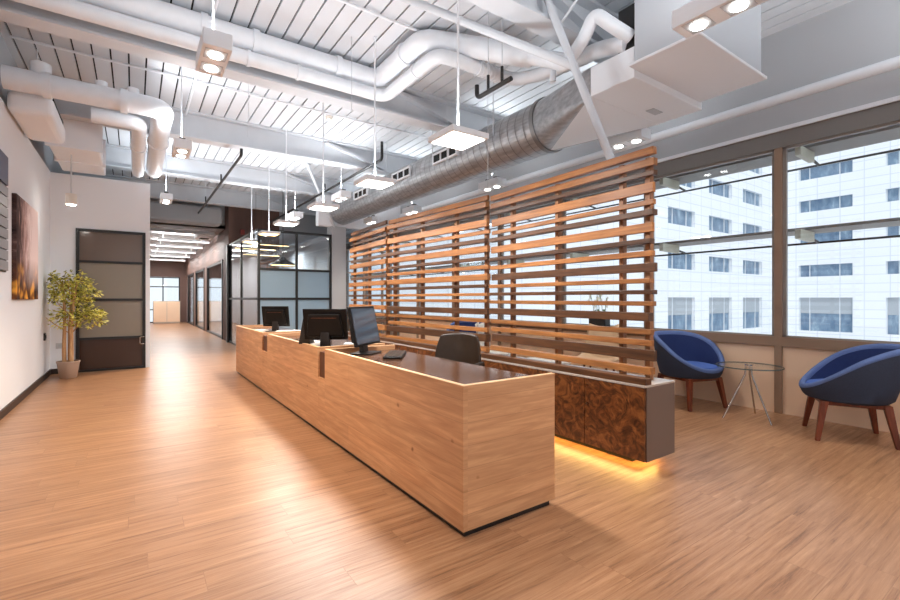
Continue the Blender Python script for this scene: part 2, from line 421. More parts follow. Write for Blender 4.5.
# wall with the dark glass door
DX0, DX1 = -.785, .15
struct('wall_back', MB().box(XL, .215, YD, YD+.12, 3.06, 3.2).box(XL, DX0, YD, YD+.12, 0, 3.06).box(DX0, DX1, YD, YD+.12, 2.34, 3.06).box(DX1, .215, YD, YD+.12, 0, 3.06), 'wall')
struct('baseboard_back', MB().box(XL, DX0, YD-.015, YD, 0, .085), 'base')
struct('wall_store', MB().box(XL, .1, 12.4, 12.5, 0, 3.2), 'brown')
struct('wall_corridor_left', MB().box(.1, .215, YD+.12, YE, 0, 3.2), 'wall')
d = bpy.data.objects.new('door_1', None); COL.objects.link(d); d.location = ((DX0+DX1)/2, YD, 0); d['kind'] = 'structure'
fr = MB(); y0, y1 = YD-.03, YD+.03
fr.box(DX0, DX0+.045, y0, y1, 0, 2.34).box(DX1-.045, DX1, y0, y1, 0, 2.34)
for z, h in ((2.295, .045), (1.785, .04), (1.16, .04), (.52, .04), (0, .035)): fr.box(DX0+.045, DX1-.045, y0, y1, z, z+h)
fr.build('door_frame', 'black', d)
M['dtop'] = frosted('bronze_glass_upper', srgb(112, 97, 87), .1, .12); M['dlow'] = frosted('bronze_glass_lower', srgb(66, 48, 41), .1, .15)
for z0, z1, mt in ((1.825, 2.295, 'dtop'), (1.2, 1.785, 'dfrost'), (.56, 1.16, 'dfrost'), (.035, .52, 'dlow')):
    MB().box(DX0+.045, DX1-.045, YD-.006, YD+.006, z0, z1).build('pane', mt, d)
hb = MB().tube(bend([(DX1-.02, YD-.03, .42), (DX1-.08, YD-.08, .42), (DX1-.08, YD-.08, .54), (DX1-.02, YD-.03, .54)], .02), .008, 8)
hb.build('door_handle', 'chrome', d)

# window wall on the right
mull = [1.89+1.47*k for k in range(-4, 18)]
struct('wall_right', MB().box(XR, XR+.15, YB, YE, 2.96, 3.24).box(XR, XR+.15, YB, YE, 3.24, ZC), 'wallgrey')
struct('trim_1', MB().tube([(XR+.01, YB, 3.29), (XR+.01, YE, 3.29)], .055, 14), 'wall')
struct('trim_2', MB().box(XR-.03, XR+.02, YB, YE, 2.945, 2.985), 'wall')
struct('trim_3', MB().box(XR-.005, XR+.1, YB, YE, 2.775, 2.945), 'header')
struct('trim_4', MB().box(XR-.022, XR+.02, YB, YE, .70, .80), 'bronze')
k = 0
for i in range(len(mull)-1):
    ya, yb = mull[i]+.034, mull[i+1]-.034
    if yb < YB: continue
    k += 1
    w = bpy.data.objects.new('window_%d' % k, None); COL.objects.link(w); w.location = (XR, (ya+yb)/2, .8); w['kind'] = 'structure'
    MB().box(XR-.02, XR+.06, mull[i]-.034, ya, 0, 2.775).build('mullion', 'bronze', w, bevel=.004)
    MB().box(XR+.01, XR+.05, ya, yb, .80, .815).box(XR+.01, XR+.05, ya, yb, 2.755, 2.775).box(XR+.01, XR+.05, ya, ya+.03, .8, 2.775).box(XR+.01, XR+.05, yb-.03, yb, .8, 2.775).build('window_frame', 'shade', w)
    MB().box(XR+.026, XR+.034, ya, yb, .81, 2.76).build('pane', 'wglass', w)
    MB().box(XR+.005, XR+.06, ya, yb, .0, .72).build('spandrel_panel', 'peach', w)

# glass office, back walls, corridor
struct('wall_office_back', MB().box(2.11, 3.6, 14.2, 14.3, 0, ZC), 'brown')
struct('wall_grey_back', MB().box(3.6, XR, 14.2, 14.3, 0, ZC), 'wallgrey')
struct('wall_office_side', MB().box(3.72, 4.06, YO-.02, YO+.3, 0, 2.87).box(3.72, 3.84, YO+.3, 14.2, 0, 2.72), 'wallgrey')
struct('wall_above_office', MB().box(3.42, XR, YO+.02, YO+.2, 2.87, 3.58), 'wall')
wn = bpy.data.objects.new('window_30', None); COL.objects.link(wn); wn.location = (4.8, YO+.1, 0); wn['kind'] = 'structure'
wf = MB()
for z in [0.0, .72]+[.72+.27*i for i in range(1, 8)]: wf.box(4.06, XR, YO+.08, YO+.12, z, z+.03)
for xx in (4.06, 4.55, 5.04, XR-.04): wf.box(xx, xx+.04, YO+.07, YO+.13, 0, 2.87)
wf.build('window_frame', 'shade', wn)
MB().box(4.06, XR, YO+.097, YO+.103, 0, 2.86).build('pane', 'wglass', wn)
# corridor wall on the right with glazed bays
cw = MB().box(2.11, 2.24, 13.62, YE, 2.34, 4.0)
for a, b in ((13.62, 14.6), (18.3, 18.9), (22.0, 22.6), (25.4, 25.9)): cw.box(2.11, 2.24, a, b, 0, 2.34)
struct('wall_corridor_right', cw, 'brown')
for k, (a, b) in enumerate(((14.6, 18.3), (18.9, 22.0), (22.6, 25.4))):
    w = bpy.data.objects.new('window_%d' % (40+k), None); COL.objects.link(w); w.location = (2.17, (a+b)/2, 0); w['kind'] = 'structure'
    MB().box(2.09, 2.2, a, a+.14, 0, 2.34).box(2.12, 2.2, a+.14, b, 0, .06).box(2.12, 2.2, a+.14, b, 2.28, 2.34).box(2.12, 2.2, b-.06, b, 0.06, 2.28).build('window_frame', 'black', w)
    MB().box(2.15, 2.16, a+.14, b-.06, .06, 2.28).build('pane', 'oglass', w)
struct('ceiling_corridor', MB().box(.1, 2.11, 14.3, YE, 3.2, 3.3), 'wallgrey')
struct('wall_end', MB().box(.1, 5.6, YE, YE+.1, 2.28, 3.3).box(1.87, 2.3, YE, YE+.1, 0, 2.28), 'brown')
w = bpy.data.objects.new('window_50', None); COL.objects.link(w); w.location = (1.1, YE, 0); w['kind'] = 'structure'
wf = MB()
for z in (.0, .62, 1.76, 2.22): wf.box(.2, 1.87, YE, YE+.06, z, z+.05)
for xx in (.2, 1.12, 1.82): wf.box(xx, xx+.05, YE-.01, YE+.07, 0, 2.28)
wf.build('window_frame', 'black', w)
MB().box(.2, 1.87, YE+.025, YE+.035, 0, 2.28).build('pane', 'wglass', w)

ec = thing('storage_cabinet', 'low beige cabinet before the end window of the corridor', 'cabinet', (1.25, 25.6, 0))
MB().box(.7, 1.8, 25.4, 25.85, 0, 1.08).build('body', 'cabtop', ec, bevel=.01)
for xx in (.72, 1.26): MB().box(xx, xx+.52, 25.38, 25.4, .08, 1.05).build('door', 'peach', ec)
# glass office as one partition
gp = thing('glass_partition', 'black framed glass office corner behind the far end of the desk', 'glass partition', (2.11, YO, 0))
def pbox(*a): return MB().box(*a)
f1 = MB()
for xx in (2.11, 2.895, 3.66): f1.box(xx, xx+.05, YO-.03, YO+.03, 0, 2.67)
for z in (0, 1.17, 1.80, 2.62): f1.box(2.16, 3.66, YO-.025, YO+.025, z, z+.05)
f1.build('frame', 'black', gp)
for a, b in ((2.16, 2.895), (2.945, 3.66)):
    pbox(a, b, YO-.005, YO+.005, 1.85, 2.62).build('pane', 'oglass', gp)
    pbox(a, b, YO-.005, YO+.005, 1.22, 1.80).build('frosted_pane', 'frost', gp)
    pbox(a, b, YO-.005, YO+.005, .05, 1.17).build('frosted_pane', 'frost', gp)
f2 = MB()
for yy in (11.8, 13.5): f2.box(2.09, 2.14, yy, yy+.06, 0, 2.67)
f2.box(2.05, 2.16, 13.5, 13.62, 0, 2.67)
for z in (0, 1.17, 2.62): f2.box(2.095, 2.135, YO+.03, 13.5, z, z+.05)
f2.build('side_frame', 'black', gp)
pbox(2.11, 2.118, YO+.03, 13.5, .05, 2.62).build('side_pane', 'oglass', gp)

# ------------------------------------------------------------------ ceiling structure
def ibeam(y, label, x0=XL, x1=XR):
    b = MB().box(x0, x1, y, y+.22, 3.6, 3.63).box(x0, x1, y+.1, y+.12, 3.63, 3.97).box(x0, x1, y, y+.22, 3.97, 4.0)
    o = thing('ceiling_beam', label, 'beam', ((x0+x1)/2, y+.11, 3.6), 0, 'white steel beams across the ceiling')
    b.build('girder', 'steel', o, bevel=.004)
    # slanting gusset near the window end
    MB().hexa([(2.75, y+.02, 3.97), (2.75, y+.2, 3.97), (2.75, y+.2, 3.93), (2.75, y+.02, 3.93)], [(3.95, y+.02, 3.67), (3.95, y+.2, 3.67), (3.95, y+.2, 3.63), (3.95, y+.02, 3.63)]).build('brace_plate', 'steel', o)
ibeam(2.68, 'white steel ceiling beam nearest the camera, crossed by the diagonal brace')
ibeam(5.2, 'white steel ceiling beam behind the pair of insulated pipes')
ibeam(7.7, 'white steel ceiling beam just beyond the second pendant panel')
ibeam(10.2, 'white steel ceiling beam over the front of the glass office')
ibeam(12.7, 'farthest white steel ceiling beam, before the brown wall')
# thin purlin rods running across, under the deck
def pipe(label, pts, r, mat='pipe', name='pipe', cat='pipe', bands=(), br=.0, group=None, n=12, hang=(), stubs=(), hook=False):
    P = [Vector(p) for p in pts]
    o = thing(name, label, cat, tuple(P[0]), 0, group)
    if isinstance(r, list): r = (r+[r[-1]]*len(pts))[:len(pts)]
    MB().tube(pts, r, n).build('pipe_run' if name != 'conduit' else 'conduit_run', mat, o)
    for q, t in bands:
        q, t = Vector(q), Vector(t).normalized()
        MB().tube([q-t*br, q+t*br], (r if not isinstance(r, list) else r[0])*1.16, n).build('collar', mat, o)
    for c_, z0, z1, rr_ in stubs: MB().cyl(c_, rr_, z0, z1, 16).build('stub', mat, o)
    if hook: MB().tube(bend([(3.44, 2.95, 3.5), (3.3, 2.98, 3.48), (3.29, 2.98, 3.28)], .05), .03, 10).build('drain_hook', mat, o)
    for q in hang:
        MB().tube([q, (q[0], q[1], ZC)], .006, 6).build('hanger_rod', 'steel', o)
    return o
X_ = (1, 0, 0); Y_ = (0, 1, 0)
pipe('upper and thicker insulated white pipe, looping up before the air unit',
     bend([(XL+.02, 4.98, 3.86), (2.42, 4.98, 3.86), (2.42, 3.95, 3.86), (2.8, 3.8, 3.86), (3.12, 3.2, 3.58), (3.16, 2.85, 3.40), (3.08, 2.62, 3.24), (3.10, 2.45, 3.40), (3.11, 2.36, 3.56), (3.14, 2.24, 3.42), (3.32, 2.17, 3.34)], .12),
     [.105]*28+[.075]*12+[.055]*40,
     bands=[((x, 4.98, 3.86), X_) for x in (-.4, .55, 1.02, 1.9)]+[((2.42, 4.3, 3.86), Y_)], br=.03, n=16)
pipe('lower and thinner insulated white pipe, bending straight into the air unit',
     bend([(XL+.02, 4.96, 3.66), (2.5, 4.96, 3.66), (2.5, 3.78, 3.66), (3.5, 3.74, 3.66), (3.56, 3.4, 3.60), (3.5, 2.85, 3.50), (3.36, 2.5, 3.40), (3.33, 2.2, 3.30)], .14), .07,
     bands=[((x, 4.96, 3.66), X_) for x in (.95, 1.45)]+[((2.5, 4.2, 3.66), Y_)]+[((3.0+.05*i, 3.76, 3.66), X_) for i in range(6)], br=.014, n=16, hook=True)
for (y, xa, xb, lab) in ((6.55, XL, 5.4, 'thin white conduit across the deck between the second and third beams'),
                         (4.0, XL, 3.0, 'thin white conduit across the deck in front of the insulated pipes'),
                         (8.8, XL, 5.4, 'thin white conduit across the deck just short of the glass office')):
    pipe(lab, [(xa+.02, y, 3.965), (xb, y, 3.965)], .014, name='conduit', cat='conduit')
pipe('thin white conduit running along the corridor side of the ceiling', [(.62, 3.0, 3.95), (.62, 14.0, 3.95)], .016, name='conduit', cat='conduit')
# left pipe group
pipe('thick insulated white pipe over the left wall, turning away at an elbow',
     bend([(XL+.02, 6.25, 3.42), (.27, 6.25, 3.42), (.27, 9.4, 3.42)], .16), .115,
     bands=[((-.75, 6.25, 3.42), X_), ((-.1, 6.25, 3.42), X_), ((.27, 7.6, 3.42), Y_)], br=.035, n=18, stubs=(((-.8, 6.25), 3.5, 3.63, .085), ((-.3, 6.25), 3.5, 3.58, .055), ((-.02, 6.25), 3.5, 3.58, .06)))
pipe('insulated white pipe left of the elbow, running to the door wall', bend([(-.42, 6.75, 3.36), (.04, 6.75, 3.36), (.04, 9.4, 3.36)], .1), .085, bands=[((.04, 7.8, 3.36), Y_)], br=.03, n=16)
# white duct box and unit on the left
db = thing('duct_box', 'big white duct box over the corner with the tree', 'duct', (-.75, 8, 3.2))
MB().box(-.95, -.40, 7.9, YD-.02, 3.24, 3.62).build('casing', 'unit', db, bevel=.02)
for yy in (7.87, 8.7): MB().box(-.97, -.37, yy, yy+.05, 3.22, 3.64).build('flange', 'unit', db)
for xx in (-.9, -.45): MB().tube([(xx, 8.3, 3.62), (xx, 8.3, ZC)], .006, 6).build('hanger_rod', 'steel', db)
fu = thing('ceiling_fan_unit', 'white ceiling unit with rounded end against the left wall', 'air unit', (-.9, 7, 3.12))
MB().box(XL+.01, -.72, 6.4, 7.5, 3.14, 3.38).build('casing', 'unit', fu, bevel=.07, seg=4)
for yy in (6.8, 7.3): MB().tube([(-.9, yy, 3.38), (-.9, yy, ZC)], .006, 6).build('hanger_rod', 'steel', fu)
MB().box(XL+.03, -.74, 6.62, 7.44, 3.382, 3.42).build('intake', 'slot', fu)
# white cylinder lamp
cl = thing('cylinder_pendant_lamp', 'small white cylinder lamp hanging in front of the door wall', 'lamp', (-.74, 8.3, 2.55))
MB().cyl((-.74, 8.3), .065, 2.53, 2.68).build('lamp_shade', 'whiteplastic', cl)
MB().cyl((-.74, 8.3), .05, 2.522, 2.53).build('lens', 'lens', cl)
MB().tube([(-.74, 8.3, 2.68), (-.74, 8.3, 3.24)], .008, 8).build('rod', 'steel', cl)
sk = thing('smoke_detector', 'small white round smoke detector on the deck between two beams', 'detector', (2.45, 6.75, 3.95))
MB().lathe([(0, -.045), (.035, -.045), (.05, -.03), (.06, -.005), (.06, .0)], (2.45, 6.75, 4.0), 24).build('base', 'whiteplastic', sk)
MB().cyl((2.45, 6.75), .02, 3.948, 3.956, 16).build('glowing_sensor', 'lens', sk)  # brightness put into the disc as a glow
for (x, y, z0, lab) in ((1.9, 4.55, 3.2, 'loose white hanger wire left of the nearest panel light'), (1.15, 6.0, 3.2, 'loose white hanger wire by the second panel light'),
                        (3.45, 5.0, 3.0, 'thin hanger wire before the silver duct near its open grille'), (3.5, 4.2, 2.5, 'thin hanger wire before the silver duct near its collar')):
    o = MB().tube([(x, y, z0), (x, y, ZC)], .004, 6).build('hanger_wire', 'steel'); tag(o, lab, 'wire')
# sprinkler pipes, black
def bpipe(lab, x, ya, yb, z, drop):
    o = pipe(lab, bend([(x, ya, z+drop), (x, ya, z), (x, yb, z)], .06), .022, 'black')
    for i, yy in enumerate([ya+(yb-ya)*t for t in (.35, .75)]):
        MB().tube([(x, yy, z), (x, yy, z+.16)], .014, 8).build('sprinkler_head', 'black', o)
        MB().tube([(x, yy, z+.16), (x, yy, ZC)], .005, 6).build('hanger_rod', 'steel', o)
bpipe('black sprinkler pipe beside the silver duct, above the pendant panels', 3.2, 6.45, 13.9, 3.4, .28)
bpipe('black sprinkler pipe running over the corridor entrance', 1.34, 7.5, 13.2, 3.4, .1)
bpipe('short black sprinkler pipe over the near end of the slatted screen', 2.8, 3.53, 3.03, 3.2, .13)

# spiral duct
sd = thing('spiral_duct', 'large round silver spiral duct running along the ceiling', 'duct', (3.98, 3.5, 2.93))
DXc, DZc, DR = 3.98, 3.23, .30
MB().tube([(DXc, 3.65, DZc), (DXc, YO+.02, DZc)], DR, 48).build('duct_tube', 'galv', sd)
sm = MB()
y = 3.78
while y < YO:
    sm.tube([(DXc, y-.006, DZc), (DXc, y+.006, DZc)], DR+.006, 48, cap=False); y += .135
sm.build('seam', 'galvdark', sd)
MB().tube([(DXc, 3.62, DZc), (DXc, 3.68, DZc)], DR+.018, 48).build('collar', 'galvdark', sd)
# rectangular to round transition
TX0, TX1, TZ0, TZ1, TY = 3.30, 4.40, 2.985, 3.24, 2.55
cor = [(TX1, TY, TZ1), (TX0, TY, TZ1), (TX0, TY, TZ0), (TX1, TY, TZ0)]      # one per quadrant, counter-clockwise from +x+z
nq = 12
def cp(a): return (DXc+DR*math.cos(a), 3.64, DZc+DR*math.sin(a))
side = MB(); bot = MB()
for q in range(4):
    for i in range(nq):
        side.add([cor[q], cp(PI/2*(q+i/nq)), cp(PI/2*(q+(i+1)/nq))], [(0, 1, 2)], True)
side.add([cor[0], cor[1], cp(PI/2)], [(0, 1, 2)]); side.add([cor[1], cor[2], cp(PI)], [(0, 1, 2)]); side.add([cor[3], cor[0], cp(0)], [(0, 1, 2)])
side.build('transition_cone', 'galv', sd)
b0, b1, b2 = cor[2], cor[3], cp(1.5*PI)
bot.add([b0, b1, b2, (b0[0], b0[1], b0[2]+.012), (b1[0], b1[1], b1[2]+.012), (b2[0], b2[1], b2[2]+.012)], [(0, 1, 2), (5, 4, 3), (0, 3, 4, 1), (1, 4, 5, 2), (2, 5, 3, 0)])
bot.build('lit_underside', 'unit', sd)  # white paints floor light reflected on the galvanised underside
for yy in (4.3, 5.7, 7.2, 8.7): 
    MB().tube([(DXc-DR-.012, yy, DZc), (DXc-DR-.012, yy, ZC)], .006, 6).build('hanger_rod', 'steel', sd)
for yy in (5.05, 6.35, 8.0):     # side grilles facing the desk
    g = MB(); a = math.radians(172)
    c_ = Vector((DXc+(DR+.02)*math.cos(a), yy, DZc+(DR+.02)*math.sin(a)))
    g.box(c_.x-.02, c_.x+.03, yy, yy+.62, c_.z-.08, c_.z-.055).box(c_.x-.02, c_.x+.03, yy, yy+.62, c_.z+.055, c_.z+.08)
    for t in (0, .2, .4, .6): g.box(c_.x-.02, c_.x+.03, yy+t, yy+t+.022, c_.z-.055, c_.z+.055)
    gr = g.build('grille', 'unit', sd)
    MB().box(c_.x-.004, c_.x+.02, yy+.022, yy+.6, c_.z-.055, c_.z+.055).build('grille_core', 'slot', gr)

# fan coil unit
fc = thing('fan_coil_unit', 'big white ceiling air unit feeding the silver duct', 'air unit', (3.85, 2.0, 3.05))
MB().box(3.25, 4.32, 1.60, 2.09, 3.07, 3.66).build('casing', 'unitgrey', fc, bevel=.006)
MB().box(3.22, 4.36, 1.57, 2.12, 3.045, 3.07).build('bottom_panel', 'unit', fc, bevel=.006)
MB().box(3.30, 4.40, 2.12, 2.55, 2.985, 3.24).build('plenum', 'unit', fc, bevel=.008)
MB().box(3.98, 4.14, 2.36, 2.44, 2.98, 2.985).build('access_hatch', 'unitgrey', fc)
MB().box(3.32, 4.2, 2.09, 2.28, 3.24, 3.6).build('coil_header', 'black', fc)
for xx, yy in ((3.3, 1.7), (4.25, 1.7), (3.3, 2.05)): MB().tube([(xx, yy, 3.66), (xx, yy, ZC)], .006, 6).build('hanger_rod', 'steel', fc)
# diagonal braces
def strut(lab, a, b, r): 
    o = MB().tube([a, b], r, 14).build('brace_tube', 'steel'); tag(o, lab, 'brace')
strut('white diagonal brace tube from the deck down to the slatted screen', (2.86, 2.76, 4.0), (3.11, 2.2, 2.30), .032)
strut('long white brace tube sloping down to meet the diagonal brace', (1.98, 3.68, 4.0), (3.02, 2.47, 3.13), .036)
strut('thin white rod leaning up to the deck beside the diagonal brace', (2.95, 2.62, 3.5), (3.12, 2.2, 4.0), .011)
strut('far white diagonal brace leaning beside the end of the silver duct', (2.9, 9.3, 4.0), (3.78, 10.08, 2.87), .035)

# pendants over the desk
def pendant(x, y, z, lab, mat):
    o = thing('pendant_light', lab, 'pendant light', (x, y, z), 0, 'square pendant panels over the desk')
    MB().box(x-.17, x+.17, y-.17, y+.17, z, z+.045).build('housing', 'unit', o, bevel=.004)
    MB().box(x-.145, x+.145, y-.145, y+.145, z-.006, z+.001).build('diffuser', mat, o)
    MB().tube([(x, y, z+.045), (x, y, ZC)], .009, 8).build('rod', 'unit', o)
    return o
PZ = 2.42
pend = [(2.05, 2.82), (2.10, 4.4), (2.09, 5.98), (2.04, 7.62), (2.09, 9.0), (2.07, 10.45)]
pl = ['nearest and largest square panel light hanging over the desk', 'square panel light second from the camera, over the middle of the desk',
      'square panel light third from the camera, before the glass office', 'square panel light fourth from the camera, left of a spotlight box',
      'warm lit panel light hanging close in front of the glass office', 'warm lit panel light farthest along, by the office corner']
for i, (x, y) in enumerate(pend): pendant(x, y, PZ, pl[i], 'panel_light' if i < 4 else 'warm_light')

# twin spotlight boxes
def spotbox(x, y, z, lab, rz=0):
    o = thing('spotlight_box', lab, 'spotlight', (x, y, z), rz, 'white twin spotlight boxes on rods')
    MB().box(-.09, .09, -.23, .23, 0, .11).build('housing', 'unit', o, world=False, bevel=.004)
    for s in (-1, 1):
        g = MB().box(-.07, .07, s*.11-.07, s*.11+.07, -.003, .001).build('recess', 'unitgrey', o, world=False)
        MB().tube([(0, s*.11, -.012), (0, s*.11, -.002)], .045, 20).build('lens', 'lens', g, world=False)
        MB().box(-.03, .03, s*.1-.03, s*.1+.03, .11, .15).build('gear_cap', 'black', o, world=False)
    MB().tube([(0, 0, .11), (0, 0, ZC-z)], .007, 8).build('rod', 'steel', o, world=False)
    return o
spots = [(2.80, 1.26, 2.86, 'twin spotlight box hanging right in front of the big air unit'),
         (.46, 3.62, 2.9, 'nearest twin spotlight box left of the desk, beside the pipes'),
         (.46, 6.3, 2.95, 'second twin spotlight box along the corridor side'),
         (.46, 9.6, 2.95, 'farthest twin spotlight box, at the corridor entrance'),
         (4.53, 3.0, 2.94, 'twin spotlight box above the near end of the slatted screen'),
         (4.5, 5.3, 2.9, 'twin spotlight box above the joint of the first two screen panels'),
         (4.5, 7.75, 2.9, 'twin spotlight box above the far half of the middle screen panel'),
         (4.35, 9.3, 2.9, 'small far twin spotlight box above the farthest screen panel'),
         (2.9, 7.4, 2.9, 'twin spotlight box left of the duct end, by the third panel light'),
         (2.55, 8.9, 2.75, 'twin spotlight box beside the fourth panel light')]
for s in spots: spotbox(*s)

# corridor ceiling bits
cd = thing('cross_duct', 'grey boxed duct crossing the corridor entrance', 'duct', (1.1, 13.6, 3.16))
MB().box(.22, 1.9, 13.3, 13.9, 3.16, 3.62).build('casing', 'wallgrey', cd, bevel=.07, seg=3)
for xx in (.5, 1.6): MB().tube([(xx, 13.6, 3.62), (xx, 13.6, ZC)], .008, 6).build('hanger_rod', 'steel', cd)
ct = thing('cable_tray', 'white cable tray across the corridor just past the grey duct', 'cable tray', (1.1, 14.7, 3.04))
MB().box(.22, 1.9, 14.6, 14.75, 3.04, 3.12).build('tray', 'steel', ct)
for xx in (.5, 1.6): MB().tube([(xx, 14.68, 3.12), (xx, 14.68, 3.2)], .008, 6).build('hanger_rod', 'steel', ct)
cs = thing('ceiling_cassette', 'white ceiling cassette in the corridor past the grey duct', 'air unit', (1.75, 15.4, 3.0))
MB().box(1.5, 1.95, 15.1, 15.9, 3.02, 3.2).build('casing', 'unit', cs, bevel=.01); MB().box(1.6, 1.85, 15.3, 15.7, 3.015, 3.02).build('intake', 'slot', cs)
for i, y in enumerate((16.2, 18.0, 20.2, 22.4, 24.6)):
    o = thing('linear_light', ['nearest', 'second', 'third', 'fourth', 'farthest'][i]+' white tube light across the corridor ceiling', 'tube light', (1.2, y, 2.95), 0, 'corridor tube lights')
    MB().box(.55, 1.95, y-.03, y+.03, 2.98, 3.04).build('housing', 'unit', o)
    MB().box(.56, 1.94, y-.026, y+.026, 2.965, 2.98).build('diffuser', 'tube', o)
    for xx in (.7, 1.8): MB().tube([(xx, y, 3.04), (xx, y, 3.2)], .005, 6).build('hanger_rod', 'steel', o)
# office lamps
ol = thing('cone_pendant_lamp', 'wide black cone lamp glowing inside the glass office', 'lamp', (2.95, 11.3, 2.02))
MB().lathe([(.33, 0), (.3, .03), (.12, .12), (.05, .2), (.0, .21)], (2.95, 11.3, 2.0), 28).build('lamp_shade', 'black', ol)
MB().cyl((2.95, 11.3), .28, 2.01, 2.02).build('diffuser', 'warm_light', ol)
MB().tube([(2.95, 11.3, 2.2), (2.95, 11.3, ZC)], .008, 6).build('cable', 'black', ol)
for i, (x, y, z) in enumerate(((2.75, 11.9, 2.55), (2.6, 12.6, 2.5), (2.9, 13.4, 2.42))):
    o = thing('office_strip_light', ['upper and nearest', 'middle', 'lowest and farthest'][i]+' warm strip light inside the glass office', 'tube light', (x, y, z), 0, 'office strip lights')
    MB().box(x-.5, x+.5, y-.03, y+.03, z, z+.03).build('housing', 'black', o)
    MB().box(x-.49, x+.49, y-.026, y+.026, z-.012, z).build('diffuser', 'warm_light', o)
    MB().tube([(x, y, z+.03), (x, y, ZC)], .004, 6).build('cable', 'black', o)
ex = MB().box(2.5, 2.62, 14.13, 14.2, 3.05, 3.2).build('alarm_bell', 'red', bevel=.02); tag(ex, 'small red alarm box on the brown wall above the office', 'alarm')

# ------------------------------------------------------------------ reception desk
dk = thing('reception_desk', 'long oak plank reception desk in three joined sections', 'desk', (1.67, 4.85, 0))
DX, DXb, DH, RIM = 1.341, 2.005, .76, .035
secs = [(1.80, 3.80), (3.975, 5.86), (6.14, 7.96)]
MB().box(DX+.018, DXb-.03, 1.815, 7.93, 0, .032).build('plinth', 'black', dk)
for (a, b), drop in zip(((3.80, 3.975), (5.86, 6.14)), (.50, .53)):
    MB().box(DX, DXb-.02, a, b, .032, drop).build('joint_panel', 'desk', dk)
    MB().box(DX+.018, DXb-.02, a, b, drop, DH-RIM).build('recess_panel', 'recess', dk)
for a, b in secs:
    MB().box(DX, DX+.028, a, b, .032, DH).build('front_panel', 'desk', dk)
    MB().box(DX+.028, DXb, a, a+.028, .032, DH).build('end_panel', 'desk', dk)
    MB().box(DX+.028, DXb, b-.028, b, .032, DH).build('end_panel', 'desk', dk)
    MB().box(DX+.028, DXb-.005, a+.028, b-.028, DH-RIM-.03, DH-RIM).build('worktop', 'desktop', dk)
    e = MB().box(DX-.001, DX+.029, a-.001, b+.001, DH, DH+.004).box(DX+.029, DXb, a-.001, a+.029, DH, DH+.004).box(DX+.029, DXb, b-.029, b+.001, DH, DH+.004)
    e.build('edge_strip', 'deskedge', dk)

# monitors: leaning panel, thick tapered back, foot
def monitor(x, y, yaw, lab, lean=.22, w=.46, h=.32, second=None):
    z0 = DH-RIM
    o = thing('computer_monitor', lab, 'monitor', (x, y, z0), yaw, 'black monitors on the reception desk')
    # local frame: screen faces +y, leaning back towards -y
    def slab(y0, y1, z0_, z1_, hw, hw2=None):
        hw2 = hw if hw2 is None else hw2
        t = math.tan(lean)
        return ([(-hw, y0-t*z0_, z0_), (hw, y0-t*z0_, z0_), (hw, y1-t*z0_, z0_), (-hw, y1-t*z0_, z0_)],
                [(-hw2, y0-t*z1_, z1_), (hw2, y0-t*z1_, z1_), (hw2, y1-t*z1_, z1_), (-hw2, y1-t*z1_, z1_)])
    b0 = .075
    MB().hexa(*slab(-.012, .012, b0, b0+h, w/2)).build('bezel', 'blackplastic', o, world=False, bevel=.004)
    MB().hexa(*slab(.0125, .0145, b0+.02, b0+h-.016, w/2-.016)).build('screen', 'screen', o, world=False)
    MB().hexa(*slab(-.05, -.013, b0+.03, b0+h-.05, w/2-.03, w/2-.06)).build('back_cover', 'blackplastic', o, world=False, bevel=.012)
    MB().hexa(*slab(-.0535, -.051, b0+h-.09, b0+h-.085, w/2-.09)).build('trim_line', 'recess', o, world=False)
    MB().hexa([(-.05, -.075, .012), (.05, -.075, .012), (.05, -.035, .012), (-.05, -.035, .012)], [(-.04, -.085, b0+.1), (.04, -.085, b0+.1), (.04, -.05, b0+.1), (-.04, -.05, b0+.1)]).build('stand', 'black', o, world=False, bevel=.006)
    MB().box(-.12, .12, -.13, .06, 0, .012).build('base', 'black', o, world=False, bevel=.005)
    if second:      # visitor panel folded out at the side
        sx, sa = second
        e = MB().hexa([(sx-.03, .0, .03), (sx+.09, -.02, .03), (sx+.09, .14, .03), (sx-.03, .16, .03)], [(sx+.05, -.07, b0+h-.02), (sx+.07, -.075, b0+h-.02), (sx+.07, -.055, b0+h-.02), (sx+.05, -.05, b0+h-.02)])
        e.build('side_panel', 'black', o, world=False, bevel=.003)
    return o
# yaw: local +y (screen side) in world
monitor(1.68, 6.75, -math.radians(35), 'farthest black monitor on the desk, seen from behind', lean=.22, w=.38, h=.29)
monitor(1.54, 4.30, -math.radians(35), 'middle black monitor on the desk, seen from behind beside a recess', lean=.22, w=.42, h=.30, second=(-.25, 0))
monitor(1.66, 3.58, -math.radians(141), 'nearest monitor on the desk with its reflecting screen side in view', lean=.2, w=.46, h=.33)
tb = thing('document_tray', 'dark flat keyboard lying on the nearest desk section', 'keyboard', (1.77, 3.32, DH-RIM), math.radians(56)); tb.name = 'computer_keyboard'
MB().box(-.22, .22, -.075, .075, 0, .018).build('body', 'blackplastic', tb, world=False, bevel=.004)
kk = MB()
for r in range(5):
    for c in range(13): kk.box(-.205+c*.0315, -.205+c*.0315+.026, -.066+r*.026, -.066+r*.026+.021, .018, .023)
kk.build('keys', 'leather', tb, world=False)
